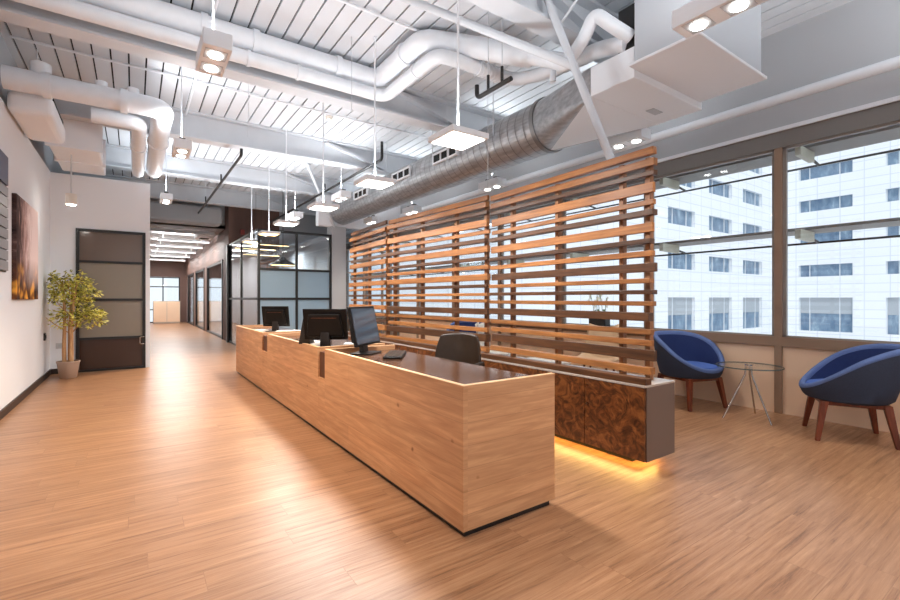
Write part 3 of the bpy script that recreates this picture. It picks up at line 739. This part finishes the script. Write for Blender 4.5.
for nm, lab, cat, x, y, rz, sx, sy, sz, mt in (
        ('paper_stack', 'white paper stack in front of the middle monitor, left side', 'papers', 1.52, 4.70, .2, .09, .13, .025, 'paper'),
        ('paper_tray', 'silver tray under the right edge of the middle monitor', 'tray', 1.80, 4.17, -.55, .13, .10, .035, 'silver'),
        ('paper_stack', 'white papers lying right of the farthest monitor', 'papers', 1.78, 6.55, -.4, .16, .12, .02, 'paper'),
        ('paper_stack', 'white papers lying left of the farthest monitor', 'papers', 1.50, 6.95, .2, .07, .11, .02, 'paper')):
    o = thing(nm, lab, cat, (x, y, DH-RIM), rz)
    MB().box(-sx, sx, -sy, sy, 0, sz*.6).build('lower_sheets', mt, o, world=False)
    MB().hexa([(-sx+.01, -sy, sz*.6), (sx, -sy+.012, sz*.6), (sx-.01, sy, sz*.6), (-sx, sy-.012, sz*.6)], [(-sx+.01, -sy, sz), (sx, -sy+.012, sz), (sx-.01, sy, sz), (-sx, sy-.012, sz)]).build('top_sheets', mt, o, world=False)

# office chair behind the desk, facing the desk
oc = thing('office_chair', 'dark brown leather office chair behind the nearest desk section', 'chair', (2.35, 3.36, 0), math.radians(-58))
# local +y = back direction
bp = []; nx, nz = 12, 8
def bpt(i, j, off):
    a = (i/nx*2-1); z = .50+.37*j/nz
    w = .235*(1-.22*(j/nz)**3)
    yb = .20+.07*j/nz-.07*a*a*1.0+off
    return (a*w, yb, z-.02*a*a*(j/nz))
vs = [bpt(i, j, 0) for j in range(nz+1) for i in range(nx+1)]+[bpt(i, j, .055) for j in range(nz+1) for i in range(nx+1)]
W = nx+1; Q = W*(nz+1); fs = []
for j in range(nz):
    for i in range(nx):
        a = j*W+i; fs += [(a, a+1, a+W+1, a+W), (Q+a, Q+a+W, Q+a+W+1, Q+a+1)]
for i in range(nx): fs += [(i, Q+i, Q+i+1, i+1), (nz*W+i, nz*W+i+1, Q+nz*W+i+1, Q+nz*W+i)]
for j in range(nz): fs += [(j*W, j*W+W, Q+j*W+W, Q+j*W), (j*W+nx, Q+j*W+nx, Q+j*W+W+nx, j*W+W+nx)]
MB().add(vs, fs, True).build('backrest', 'leather', oc, world=False, bevel=.015, seg=3)
MB().box(-.24, .24, -.24, .22, .40, .48).build('seat', 'leather', oc, world=False, bevel=.03, seg=3)
for s in (-1, 1):
    MB().tube(bend([(s*.26, .12, .46), (s*.29, .1, .62), (s*.29, -.18, .62), (s*.26, -.18, .46)], .05), .016, 8).build('armrest', 'black', oc, world=False)
MB().cyl((0, 0), .03, .1, .4).build('gas_column', 'chrome', oc, world=False)
for i in range(5):
    a = 2*PI*i/5
    l = MB().tube([(0, 0, .11), (.26*math.cos(a), .26*math.sin(a), .075)], [.028, .018], 10).build('leg', 'black', oc, world=False)
    MB().tube([(.26*math.cos(a)-.012*math.sin(a), .26*math.sin(a)+.012*math.cos(a), .03), (.26*math.cos(a)+.012*math.sin(a), .26*math.sin(a)-.012*math.cos(a), .03)], .03, 14).build('caster', 'black', l, world=False)

# ------------------------------------------------------------------ credenza and slatted screen
cz = thing('credenza', 'low burl wood cabinet with floating base under the slatted screen', 'cabinet', (3.03, 4.7, 0))
C0, C1, CY0, CY1, CZ0, CZ1 = 2.84, 3.216, 1.745, 7.75, .08, .604
MB().box(C0+.02, C1, CY0, CY1, CZ0, CZ1-.014).build('carcass', 'cabside', cz)
MB().box(C0, C1+.002, CY0-.002, CY1, CZ1-.014, CZ1).build('cabinet_top', 'cabtop', cz)
y = CY0+.004; i = 0
while y < CY1-.1:
    dr = MB().box(C0, C0+.019, y+.003, min(y+.50, CY1)-.003, CZ0+.004, CZ1-.018).build('door', 'burl', cz)
    for zz in (.40, .54): MB().tube([(C0-.016, y+.50-.03 if i % 2 else y+.03+.44, zz), (C0, y+.50-.03 if i % 2 else y+.03+.44, zz)], .009, 12).build('knob', 'chrome', dr)
    y += .50; i += 1
MB().box(C0+.16, C1-.06, CY0+.2, CY1-.1, 0, CZ0).build('plinth', 'black', cz)
MB().box(C0+.08, C0+.10, CY0+.11, CY1-.1, CZ0-.012, CZ0-.002).box(C0+.10, C1-.03, CY0+.11, CY0+.13, CZ0-.012, CZ0-.002).build('led_strip', 'led', cz)

SL = [(2.309,2.255,0),(2.225,2.17,0),(2.136,2.10,1),(2.055,1.98,0),(1.929,1.89,0),(1.851,1.808,1),(1.759,1.69,0),(1.64,1.603,1),(1.552,1.511,0),
      (1.462,1.396,1),(1.348,1.313,0),(1.263,1.231,1),(1.18,1.145,0),(1.096,1.033,1),(.974,.933,0),(.893,.848,0),(.819,.74,1),(.695,.643,0)]
def screen(p, q, lab, perm, hscale, posts):
    p, q = Vector((*p, 0)), Vector((*q, 0)); d_ = q-p; Ln = d_.length
    o = thing('slatted_screen', lab, 'screen', (p.x, p.y, CZ1), math.atan2(d_.y, d_.x)-PI/2, 'slatted timber screens on the cabinet')
    # local y runs along the panel, local -x towards the desk
    rr = random.Random(perm)
    for k, (a, b, dk_) in enumerate(SL):
        if perm: dk_ = [1, 0, 0, 1, 0, 0, 0, 1, 0, 0, 1, 0, 1, 0, 0, 1, 0, 0][(k+perm*5) % 18]
        a = 1.2+(a-1.2)*hscale-CZ1; b = 1.2+(b-1.2)*hscale-CZ1
        if perm: 
            j = rr.uniform(-.012, .012); a += j; b += j
        dep = rr.choice((.03, .045, .06))
        MB().box(-dep-.012, -.012, -rr.uniform(0, .035)+.01, Ln+rr.uniform(-.02, .01), b, a).build('slat', 'slatdark' if dk_ else 'slat', o, world=False, bevel=.003)
    for t in posts: MB().box(-.012, .033, Ln*t-.018, Ln*t+.018, 0, (2.25-1.2)*hscale+1.2-CZ1).build('post', 'post', o, world=False)
    return o
screen((3.088, 1.815), (3.17, 3.70), 'nearest slatted timber screen panel, at the open end of the cabinet', 0, .985, (.03, .15, .51, .84))
screen((3.17, 3.765), (3.035, 5.83), 'middle slatted timber screen panel with a dark top board', 1, 1.02, (.03, .28, .62, .95))
screen((3.035, 5.895), (3.13, 7.44), 'farthest slatted timber screen panel, nearest the glass office', 2, 1.02, (.04, .5, .95))
rl = MB().box(C0+.012, C0+.085, CY0+.004, CY1-.1, CZ1, CZ1+.045).build('timber_rail', 'slatdark', bevel=.004); tag(rl, 'long timber rail lying along the front edge of the cabinet top', 'rail')

# ------------------------------------------------------------------ lounge
def tub_chair(lab, loc, ang):
    """local +x is the open front"""
    o = thing('tub_chair', lab, 'chair', (*loc, 0), ang, 'blue tub chairs with wooden legs')
    n = 56; zb = .335; rx, ry = .335, .36
    def rimh(i):
        c_ = math.cos(2*PI*i/n); t = (1-c_)/2
        return .42+.385*math.sin(PI/2*t)**1.08
    def pt(i, sc, z):
        q = 2*PI*i/n; c_, s_ = math.cos(q), math.sin(q)
        k = (z-zb)/.46
        return (rx*sc*c_-.07*k*max(0, -c_), ry*sc*s_*(1+.02*k), z)
    def loft(layers, close=None):
        vs = [pt(i, sc, zb+(rimh(i)-zb)*t+dz) for sc, t, dz in layers for i in range(n)]
        fs = [(l*n+i, l*n+(i+1) % n, (l+1)*n+(i+1) % n, (l+1)*n+i) for l in range(len(layers)-1) for i in range(n)]
        m = MB().add(vs, fs, True)
        if close is not None:
            m.f.append(tuple(close*n+i for i in (range(n) if close else range(n-1, -1, -1)))); m.sm.append(False)
        return m
    loft([(.66, 0, 0), (.80, 0, 0), (.875, .05, 0), (.93, .3, 0), (.975, .7, 0), (.99, .95, -.01)], 0).build('outer_shell', 'navy', o, world=False)
    loft([(.85, .96, -.012), (.82, .8, 0), (.79, .45, 0), (.75, .2, 0), (.70, .1, 0)], 4).build('inner_shell', 'blue', o, world=False)
    rim = [(.99, .95, -.012)]+[(.922+.075*math.cos(a*PI/6), .95, .0+.03*math.sin(a*PI/6)) for a in range(7)]+[(.845, .95, -.014)]
    loft(rim).build('rim', 'rim', o, world=False)
    MB().lathe([(.0, .0), (.24, .0), (.272, .02), (.28, .045), (.265, .07), (.2, .085), (0, .09)], (.012, 0, .385), 36).build('cushion', 'bluecush', o, world=False)
    MB().box(-.22, .22, -.22, .22, .30, .336).build('underframe', 'chairwood', o, world=False, bevel=.006)
    for sx in (-1, 1):
        for sy in (-1, 1):
            t0, t1 = (sx*.20, sy*.20), (sx*.255, sy*.245)
            def sq(c, z, r): return [(c[0]-r, c[1]-r, z), (c[0]+r, c[1]-r, z), (c[0]+r, c[1]+r, z), (c[0]-r, c[1]+r, z)]
            MB().hexa(sq(t1, 0, .017), sq(t0, .335, .028)).build('leg', 'chairwood', o, world=False, bevel=.005)
    return o
tub_chair('blue tub chair left of the glass table, beside the cabinet end', (5.14, 2.62), math.radians(-108))
tub_chair('blue tub chair right of the glass table, cut by the photo edge', (5.06, 1.22), math.radians(117))
tub_chair('blue tub chair in the lounge, glimpsed through the middle screen panel', (4.75, 6.3), math.radians(-150))
gt = thing('side_table', 'round clear glass table on a chrome tripod by the window', 'table', (5.02, 1.97, 0))
MB().cyl((5.02, 1.97), .285, .52, .532, 48).build('tabletop', 'tglass', gt)
MB().tube([(5.02+.285*math.cos(2*PI*i/48), 1.97+.285*math.sin(2*PI*i/48), .526) for i in range(49)], .006, 6, cap=False).build('glass_rim', plain('glass_edge', srgb(70, 86, 84), .2), gt)
MB().cyl((5.02, 1.97), .035, .532, .545, 24).build('hub_disc', 'chrome', gt)
for (x, y) in ((4.835, 2.13), (4.925, 1.74), (5.30, 2.02)):
    v = Vector((x-5.02, y-1.97)); v.normalize()
    MB().tube([(x, y, 0), (5.02+v.x*.035, 1.97+v.y*.035, .44), (5.02+v.x*.03, 1.97+v.y*.03, .52)], .0085, 10).build('leg', 'chrome', gt)

def shell_chair(lab, loc, ang, mat, group=None):
    o = thing('shell_chair', lab, 'chair', (*loc, 0), ang, group)
    n, m = 14, 12; vs = []
    for j in range(m+1):
        t = j/m
        if t < .5: px_, pz_ = .22-.44*(t/.5), .43-.03*math.sin(t/.5*PI)
        else:
            u = (t-.5)/.5; px_, pz_ = -.22-.10*u, .43+.40*u**1.1
        for i in range(n+1):
            a = i/n*2-1; w = .25*(1-.28*max(0, t-.6)/.4)
            vs.append((px_+.10*a*a*(t > .45)*(t-.45)/.55, a*w, pz_+.09*a*a*(1-abs(t-.5))))
    fs = [(j*(n+1)+i, j*(n+1)+i+1, (j+1)*(n+1)+i+1, (j+1)*(n+1)+i) for j in range(m) for i in range(n)]
    s = MB().add(vs, fs, True).build('shell', mat, o, world=False)
    sl = s.modifiers.new('thick', 'SOLIDIFY'); sl.thickness = .018
    for sx in (-1, 1):
        for sy in (-1, 1): MB().tube([(sx*.22, sy*.22, 0), (sx*.12, sy*.12, .42)], [.01, .014], 8).build('leg', 'chairwood', o, world=False)
    return o
shell_chair('white shell chair glimpsed behind the joint of two screen panels', (4.15, 4.75), math.radians(-60), 'whiteplastic')
shell_chair('beige shell chair glimpsed low behind the nearest screen panel', (4.75, 3.55), math.radians(200), 'rattan')
lt = thing('lounge_table', 'low white round table behind the slatted screen', 'table', (4.25, 3.95, 0))
MB().cyl((4.25, 3.95), .3, .40, .425, 36).build('tabletop', 'whiteplastic', lt); MB().cyl((4.25, 3.95), .03, .02, .4).build('stem', 'chrome', lt); MB().cyl((4.25, 3.95), .2, 0, .02, 30).build('base', 'chrome', lt)
# orchid planter on the sill
op = thing('orchid_planter', 'dark planter with pale orchids on the window sill behind the screen', 'plant', (5.43, 4.04, .8))
MB().box(5.37, 5.49, 3.9, 4.18, .80, .98).build('planter', 'black', op, bevel=.008)
lf = MB(); pt = MB(); stm = MB()
ro = random.Random(3)
for i in range(14):
    y = 3.92+.24*ro.random(); a = ro.uniform(-1, 1); h = ro.uniform(.03, .08)
    lf.add([(5.43, y, .975), (5.43-.015, y+a*.05, .975+h), (5.43+.02*a, y+a*.13, .985+h*.6), (5.43+.02, y+a*.05, .97+h)], [(0, 1, 2, 3)])
for i in range(5):
    y = 3.94+.05*i; t = (5.43+ro.uniform(-.02, .02), y+ro.uniform(-.05, .05), 1.18+ro.uniform(-.05, .1))
    stm.tube([(5.43, y, .97), ((5.43+t[0])/2, y, 1.08), t], .004, 6)
    for j in range(5):
        c_ = Vector(t)+Vector((ro.uniform(-.02, .02), ro.uniform(-.04, .04), -.03*j))
        for q in range(5):
            a = 2*PI*q/5; pt.add([c_, c_+Vector((.004, .016*math.cos(a-.4), .016*math.sin(a-.4))), c_+Vector((-.004, .026*math.cos(a), .026*math.sin(a))), c_+Vector((.004, .016*math.cos(a+.4), .016*math.sin(a+.4)))], [(0, 1, 2, 3)])
lf.build('leaves', 'orchidleaf', op); stm.build('stems', 'orchidleaf', op); pt.build('flowers', 'orchid', op)
struct('trim_5', MB().box(5.36, XR-.022, 3.4, YO, .77, .80), 'bronze')

# ------------------------------------------------------------------ left wall things and the tree
cv = MB().box(-.02, .02, -.665, .665, 0, 1.16).build('street_picture', 'canvas', bevel=.004); cv.location = (XL+.021, 7.405, 1.19)
tag(cv, 'unframed canvas picture of a rainy city street on the left wall', 'picture')
bd = thing('directory_board', 'tall grey board of stacked name rows with a blue header, cut by the photo edge', 'sign', (XL+.015, 6.05, 1.48))
MB().box(XL+.003, XL+.012, 5.55, 6.43, 1.47, 2.66).build('backing', 'black', bd)
MB().box(XL+.012, XL+.03, 5.57, 6.41, 2.36, 2.65).build('header_panel', 'boardblue', bd)
for i in range(8): MB().box(XL+.012, XL+.03, 5.57, 6.41, 1.485+.108*i, 1.485+.108*i+.094).build('name_row', 'board', bd)
sw = thing('wall_switch', 'small black switch low on the left wall beside the tree', 'switch', (XL+.01, 8.87, .62))
MB().box(XL, XL+.02, 8.82, 8.92, .58, .69).build('plate', 'black', sw, bevel=.004); MB().box(XL+.02, XL+.026, 8.845, 8.895, .61, .66).build('rocker', 'blackplastic', sw)
so = thing('wall_socket', 'pale socket plate on the back wall left of the tree trunk', 'socket', (-.98, YD-.01, .44))
MB().box(-1.03, -.90, YD-.012, YD, .40, .49).build('plate', 'silver', so, bevel=.003); MB().box(-1.0, -.93, YD-.016, YD-.012, .42, .47).build('outlet', 'unitgrey', so)

tr = thing('potted_tree', 'potted tree with yellow green leaves in the left corner', 'plant', (-.80, 8.87, 0))
PX, PY = -.825, 8.87
MB().lathe([(.0, 0), (.095, 0), (.105, .01), (.135, .23), (.142, .235), (.142, .26), (.13, .26), (.125, .22), (0, .22)], (PX, PY, 0), 32).build('pot', 'pot', tr)
MB().lathe([(.126, .222), (.06, .232), (0, .235)], (PX, PY, 0), 24).build('soil', 'soil', tr)
rt = random.Random(11)
tips = []
for i, (dx, dy, r) in enumerate(((-.045, 0, .028), (.035, -.02, .030), (.01, .05, .024))):
    pts = [(PX+dx, PY+dy, .22), (PX+dx*1.1, PY+dy, .5), (PX+dx*.9, PY+dy*1.1, .8), (PX+dx*1.5+.02, PY+dy*1.6, 1.2), (PX+dx*2.2+.03, PY+dy*2, 1.45)]
    pts = bend(pts, .1)
    MB().tube(pts, [r*(1-.5*k/len(pts)) for k in range(len(pts))], 10).build('trunk', 'trunk', tr)
lv = MB(); br = MB()
clumps = [(.0, .0, 1.50, .22, .12), (-.16, .05, 1.42, .18, .09), (.14, .0, 1.44, .2, .1), (-.2, -.02, 1.20, .2, .09), (.1, -.05, 1.22, .24, .1), (.26, .0, 1.28, .14, .08),
          (-.32, 0, .92, .13, .09), (.0, -.08, .90, .26, .12), (.26, -.02, .90, .2, .11), (.1, .1, 1.02, .22, .1), (-.1, .0, 1.33, .18, .08), (.3, .02, .98, .14, .09), (-.24, .05, 1.52, .12, .06)]
for cx_, cy_, cz_, rx_, rz_ in clumps:
    br.tube([(PX+.02, PY, cz_-.25), (PX+cx_*.5, PY+cy_*.6, cz_-.1), (PX+cx_*.8, PY+cy_, cz_)], [.009, .006, .003], 6)
    for i in range(int(520*rx_)+20):
        while True:
            a, b, c_ = rt.uniform(-1, 1), rt.uniform(-1, 1), rt.uniform(-1, 1)
            if a*a+b*b+c_*c_ < 1: break
        p = Vector((PX+cx_+a*rx_, PY+cy_+b*rx_*.8, cz_+c_*rz_*1.25))
        if p.x < XL+.05 or p.y > YD-.05: continue
        d_ = Vector((a+rt.uniform(-.6, .6), b+rt.uniform(-.6, .6), rt.uniform(-.7, .35))).normalized()
        s_ = d_.cross(Vector((rt.uniform(-.3, .3), rt.uniform(-.3, .3), 1))).normalized()
        l_, w_ = rt.uniform(.055, .085), rt.uniform(.015, .022); up = s_.cross(d_)
        q = p+d_*l_
        if q.x < XL+.02 or q.y > YD-.02: continue
        lv.add([p, p+d_*l_*.45+s_*w_-up*.006, q, p+d_*l_*.45-s_*w_-up*.006, p+d_*l_*.5+up*.004], [(0, 1, 4), (1, 2, 4), (2, 3, 4), (3, 0, 4)])
br.build('branches', 'trunk', tr); lv.build('foliage', 'leaf', tr)

# ------------------------------------------------------------------ outside
ob = thing('office_building', 'white panelled office block with blue windows across the street', 'building', (60, 20.76, -14))
FX, FY = 60, 20.76
# facades with openings: rows of wall bands
def band_wall(mb, rows, cols, horiz, fixed, lo, hi, zlo, zhi, th):
    zs = sorted(rows); prev = zlo
    def bx(a, b, z0, z1):
        if horiz: mb.box(a, b, fixed, fixed+th, z0, z1)
        else: mb.box(fixed, fixed+th, a, b, z0, z1)
    for z0, z1 in zs:
        bx(lo, hi, prev, z0); p = lo
        for a, b in sorted(cols):
            bx(p, a, z0, z1); p = b
        bx(p, hi, z0, z1); prev = z1
    bx(lo, hi, prev, zhi)
rowsR = [(-2.3, 1.3)]+[(z-1.25, z) for z in (4.83, 8.35, 11.87, 15.4, 18.9)]
colsR = [(14.05-7.02*i, 18.6-7.02*i) for i in range(4)]
rowsL = [(-1.95, 1.3)]+[(z-1.42, z) for z in (5.2, 9.07, 12.6, 16.1, 19.6)]
def ux(u):
    r = (u-450)/450; return FY*(r*.8193+.5735)/(-r*.5735+.8193)
colsL = [(ux(743), ux(762)), (ux(709), ux(732)), (ux(668), ux(695))]
w0, p0 = colsL[2][1]-colsL[2][0], colsL[1][0]-colsL[2][0]
colsL = [c for c in colsL if c[0] > 8]
fw = MB(); band_wall(fw, rowsR, colsR, False, FX, -12, FY+.5, -14, 24, .5); band_wall(fw, rowsL, colsL, True, FY, 9, FX, -14, 24, .5)
fw.box(FX+.5, FX+12, -12, FY+.5, -14, 24).box(9, FX+12, FY+.5, FY+12, -14, 24)
fw.build('facade', 'facade', ob)
for z0, z1 in rowsR:
    for a, b in colsR:
        f = MB().box(FX+.22, FX+.3, a, a+.08, z0, z1).box(FX+.22, FX+.3, b-.08, b, z0, z1).box(FX+.22, FX+.3, a+1.05, a+1.13, z0, z1).box(FX+.22, FX+.3, b-.95, b-.87, z0, z1)
        f = f.build('window', 'fframe', ob)
        MB().box(FX+.3, FX+.4, a, b, z0, z1).build('pane', 'fwin', f)
        if z1-z0 > 3: MB().box(FX+.24, FX+.29, a+.08, b-.08, z0+1.9, z1).build('blind', 'blind', f)
for z0, z1 in rowsL:
    for a, b in colsL:
        f = MB().box(a, a+.08, FY+.22, FY+.3, z0, z1).box(b-.08, b, FY+.22, FY+.3, z0, z1).box(b-.7*(b-a)/3-.1, b-.7*(b-a)/3, FY+.22, FY+.3, z0, z1).box(a+.7*(b-a)/3, a+.7*(b-a)/3+.1, FY+.22, FY+.3, z0, z1)
        f = f.build('window', 'fframe', ob)
        MB().box(a, b, FY+.3, FY+.4, z0, z1).build('pane', 'fwin', f)
        if z1-z0 > 3: MB().box(a+.08, b-.08, FY+.24, FY+.29, z0+1.7, z1).build('blind', 'blind', f)
gd = MB().box(-60, 160, -80, 120, -14.4, -14).build('street_ground', 'bounce_ground'); gd['kind'] = 'structure'; gd.name = 'floor_outside'
for z, lab in ((2.78, 'upper'), (1.92, 'lower')):
    o = thing('sunshade', lab+' grey sunshade blade outside the windows on cream brackets', 'sunshade', (5.97, 5, z), 0, 'exterior sunshade blades')
    MB().box(5.78, 6.2, YB, 14, z, z+.03).build('blade', 'shade', o)
    MB().tube([(6.22, YB, z-.10), (6.22, 14, z-.10)], .012, 8).build('rail', 'black', o)
    for ym in mull:
        if YB < ym-.2 < 14: 
            MB().hexa([(5.6, ym-.17, z-.10), (6.0, ym-.17, z-.11), (6.0, ym-.17, z-.005), (5.6, ym-.17, z-.005)], [(5.6, ym-.12, z-.10), (6.0, ym-.12, z-.11), (6.0, ym-.12, z-.005), (5.6, ym-.12, z-.005)]).build('bracket', 'bracket', o)
            MB().tube([(6.0, ym-.145, z-.07), (6.22, ym-.145, z-.10)], .014, 8).build('strut', 'black', o)

# ------------------------------------------------------------------ light
W_ = bpy.data.worlds.new('World'); S.world = W_; W_.use_nodes = True
N = W_.node_tree.nodes; L = W_.node_tree.links; bg = N['Background']
tc = N.new('ShaderNodeTexCoord'); sep = N.new('ShaderNodeSeparateXYZ'); L.new(tc.outputs['Generated'], sep.inputs[0])
r = N.new('ShaderNodeValToRGB'); r.color_ramp.elements[0].position = .45; r.color_ramp.elements[0].color = (.95, .97, 1, 1)
r.color_ramp.elements[1].position = .9; r.color_ramp.elements[1].color = (.86, .93, 1, 1)
L.new(sep.outputs['Z'], r.inputs['Fac']); L.new(r.outputs['Color'], bg.inputs['Color']); bg.inputs['Strength'].default_value = .9

def light(kind, loc, energy, col=(1, 1, 1), **k):
    d_ = bpy.data.lights.new(kind.lower()+'_lamp', kind); d_.energy = energy; d_.color = col
    rot = k.pop('rot', (0, 0, 0))
    for a, b in k.items(): setattr(d_, a, b)
    o = bpy.data.objects.new(kind.lower()+'_lamp', d_); COL.objects.link(o); o.location = loc; o.rotation_euler = rot
    return o
WARM = (1, .84, .62); NEUT = (1, .98, .95)
for i, (x, y) in enumerate(pend):
    c_ = NEUT if i < 4 else WARM
    light('AREA', (x, y, PZ-.02), 34 if i < 4 else 12, c_, shape='SQUARE', size=.29)
    light('AREA', (x, y, PZ+.06), 10 if i < 5 else 22, (.92, .965, 1), shape='SQUARE', size=.3, rot=(PI, 0, 0))  # uplight added over each panel to brighten the deck
for (x, y, z, lab) in spots:
    left = x < 1
    light('SPOT', (x, y, z-.03), 215 if left else 68, WARM if left else (1, .91, .80), spot_size=math.radians(86 if left else 88), spot_blend=.75, shadow_soft_size=.06)
    light('AREA', (x, y, z+.2), 11, (.92, .965, 1), shape='SQUARE', size=.2, rot=(PI, 0, 0))  # added uplight above each box, fill for the ceiling only
# unseen fill lamps added behind the camera, without fittings
for (x, y) in ((.4, .6), (.4, -2.2), (2.8, -1.6), (4.6, .2), (4.6, -2.2)):
    light('SPOT', (x, y, 2.9), 70, (1, .91, .80), spot_size=math.radians(95), spot_blend=.8, shadow_soft_size=.06)
    light('AREA', (x, y, 3.1), 18, (.92, .965, 1), shape='SQUARE', size=.2, rot=(PI, 0, 0))
light('POINT', (-.74, 8.3, 2.45), 2, (1, .93, .84), shadow_soft_size=.05)
for y in (16.2, 18.0, 20.2, 22.4, 24.6): light('AREA', (1.2, y, 3.06), 18, NEUT, shape='RECTANGLE', size=1.3, size_y=.05, rot=(PI, 0, 0)); light('AREA', (1.2, y, 2.95), 40, NEUT, shape='RECTANGLE', size=1.3, size_y=.06)  # the upward lamps are added fill for the corridor ceiling
light('AREA', (2.95, 11.3, 2.0), 14, WARM, shape='DISK', size=.5)
light('AREA', (2.8, 12.5, 2.4), 16, NEUT, shape='SQUARE', size=.8)
light('AREA', (3.1, 12.7, 2.5), 45, (.92, .97, 1), shape='SQUARE', size=.8)  # added cool fill to light the frosted panes from behind, no fitting
sun = light('SUN', (20, -20, 40), 1.1, (1, .96, .9), angle=.3, rot=(math.radians(38), 0, math.radians(-42)))

# ------------------------------------------------------------------ camera
cam = bpy.data.cameras.new('camera'); co = bpy.data.objects.new('camera', cam); COL.objects.link(co)
cam.sensor_width = 36; cam.lens = 18; cam.shift_y = -1.5/900
co.location = (0, 0, 1.2)
co.rotation_euler = (PI/2, 0, -math.atan2(315, 450))
cam.clip_end = 400
S.camera = co
S.view_settings.view_transform = 'Standard'; S.view_settings.look = 'None'; S.view_settings.gamma = 1
S.view_settings.use_curve_mapping = False; S.view_settings.exposure = .36
cy = S.cycles
cy.use_denoising = True; cy.max_bounces = 8; cy.diffuse_bounces = 5; cy.transparent_max_bounces = 12; cy.sample_clamp_indirect = 6
cy.caustics_reflective = False; cy.caustics_refractive = False
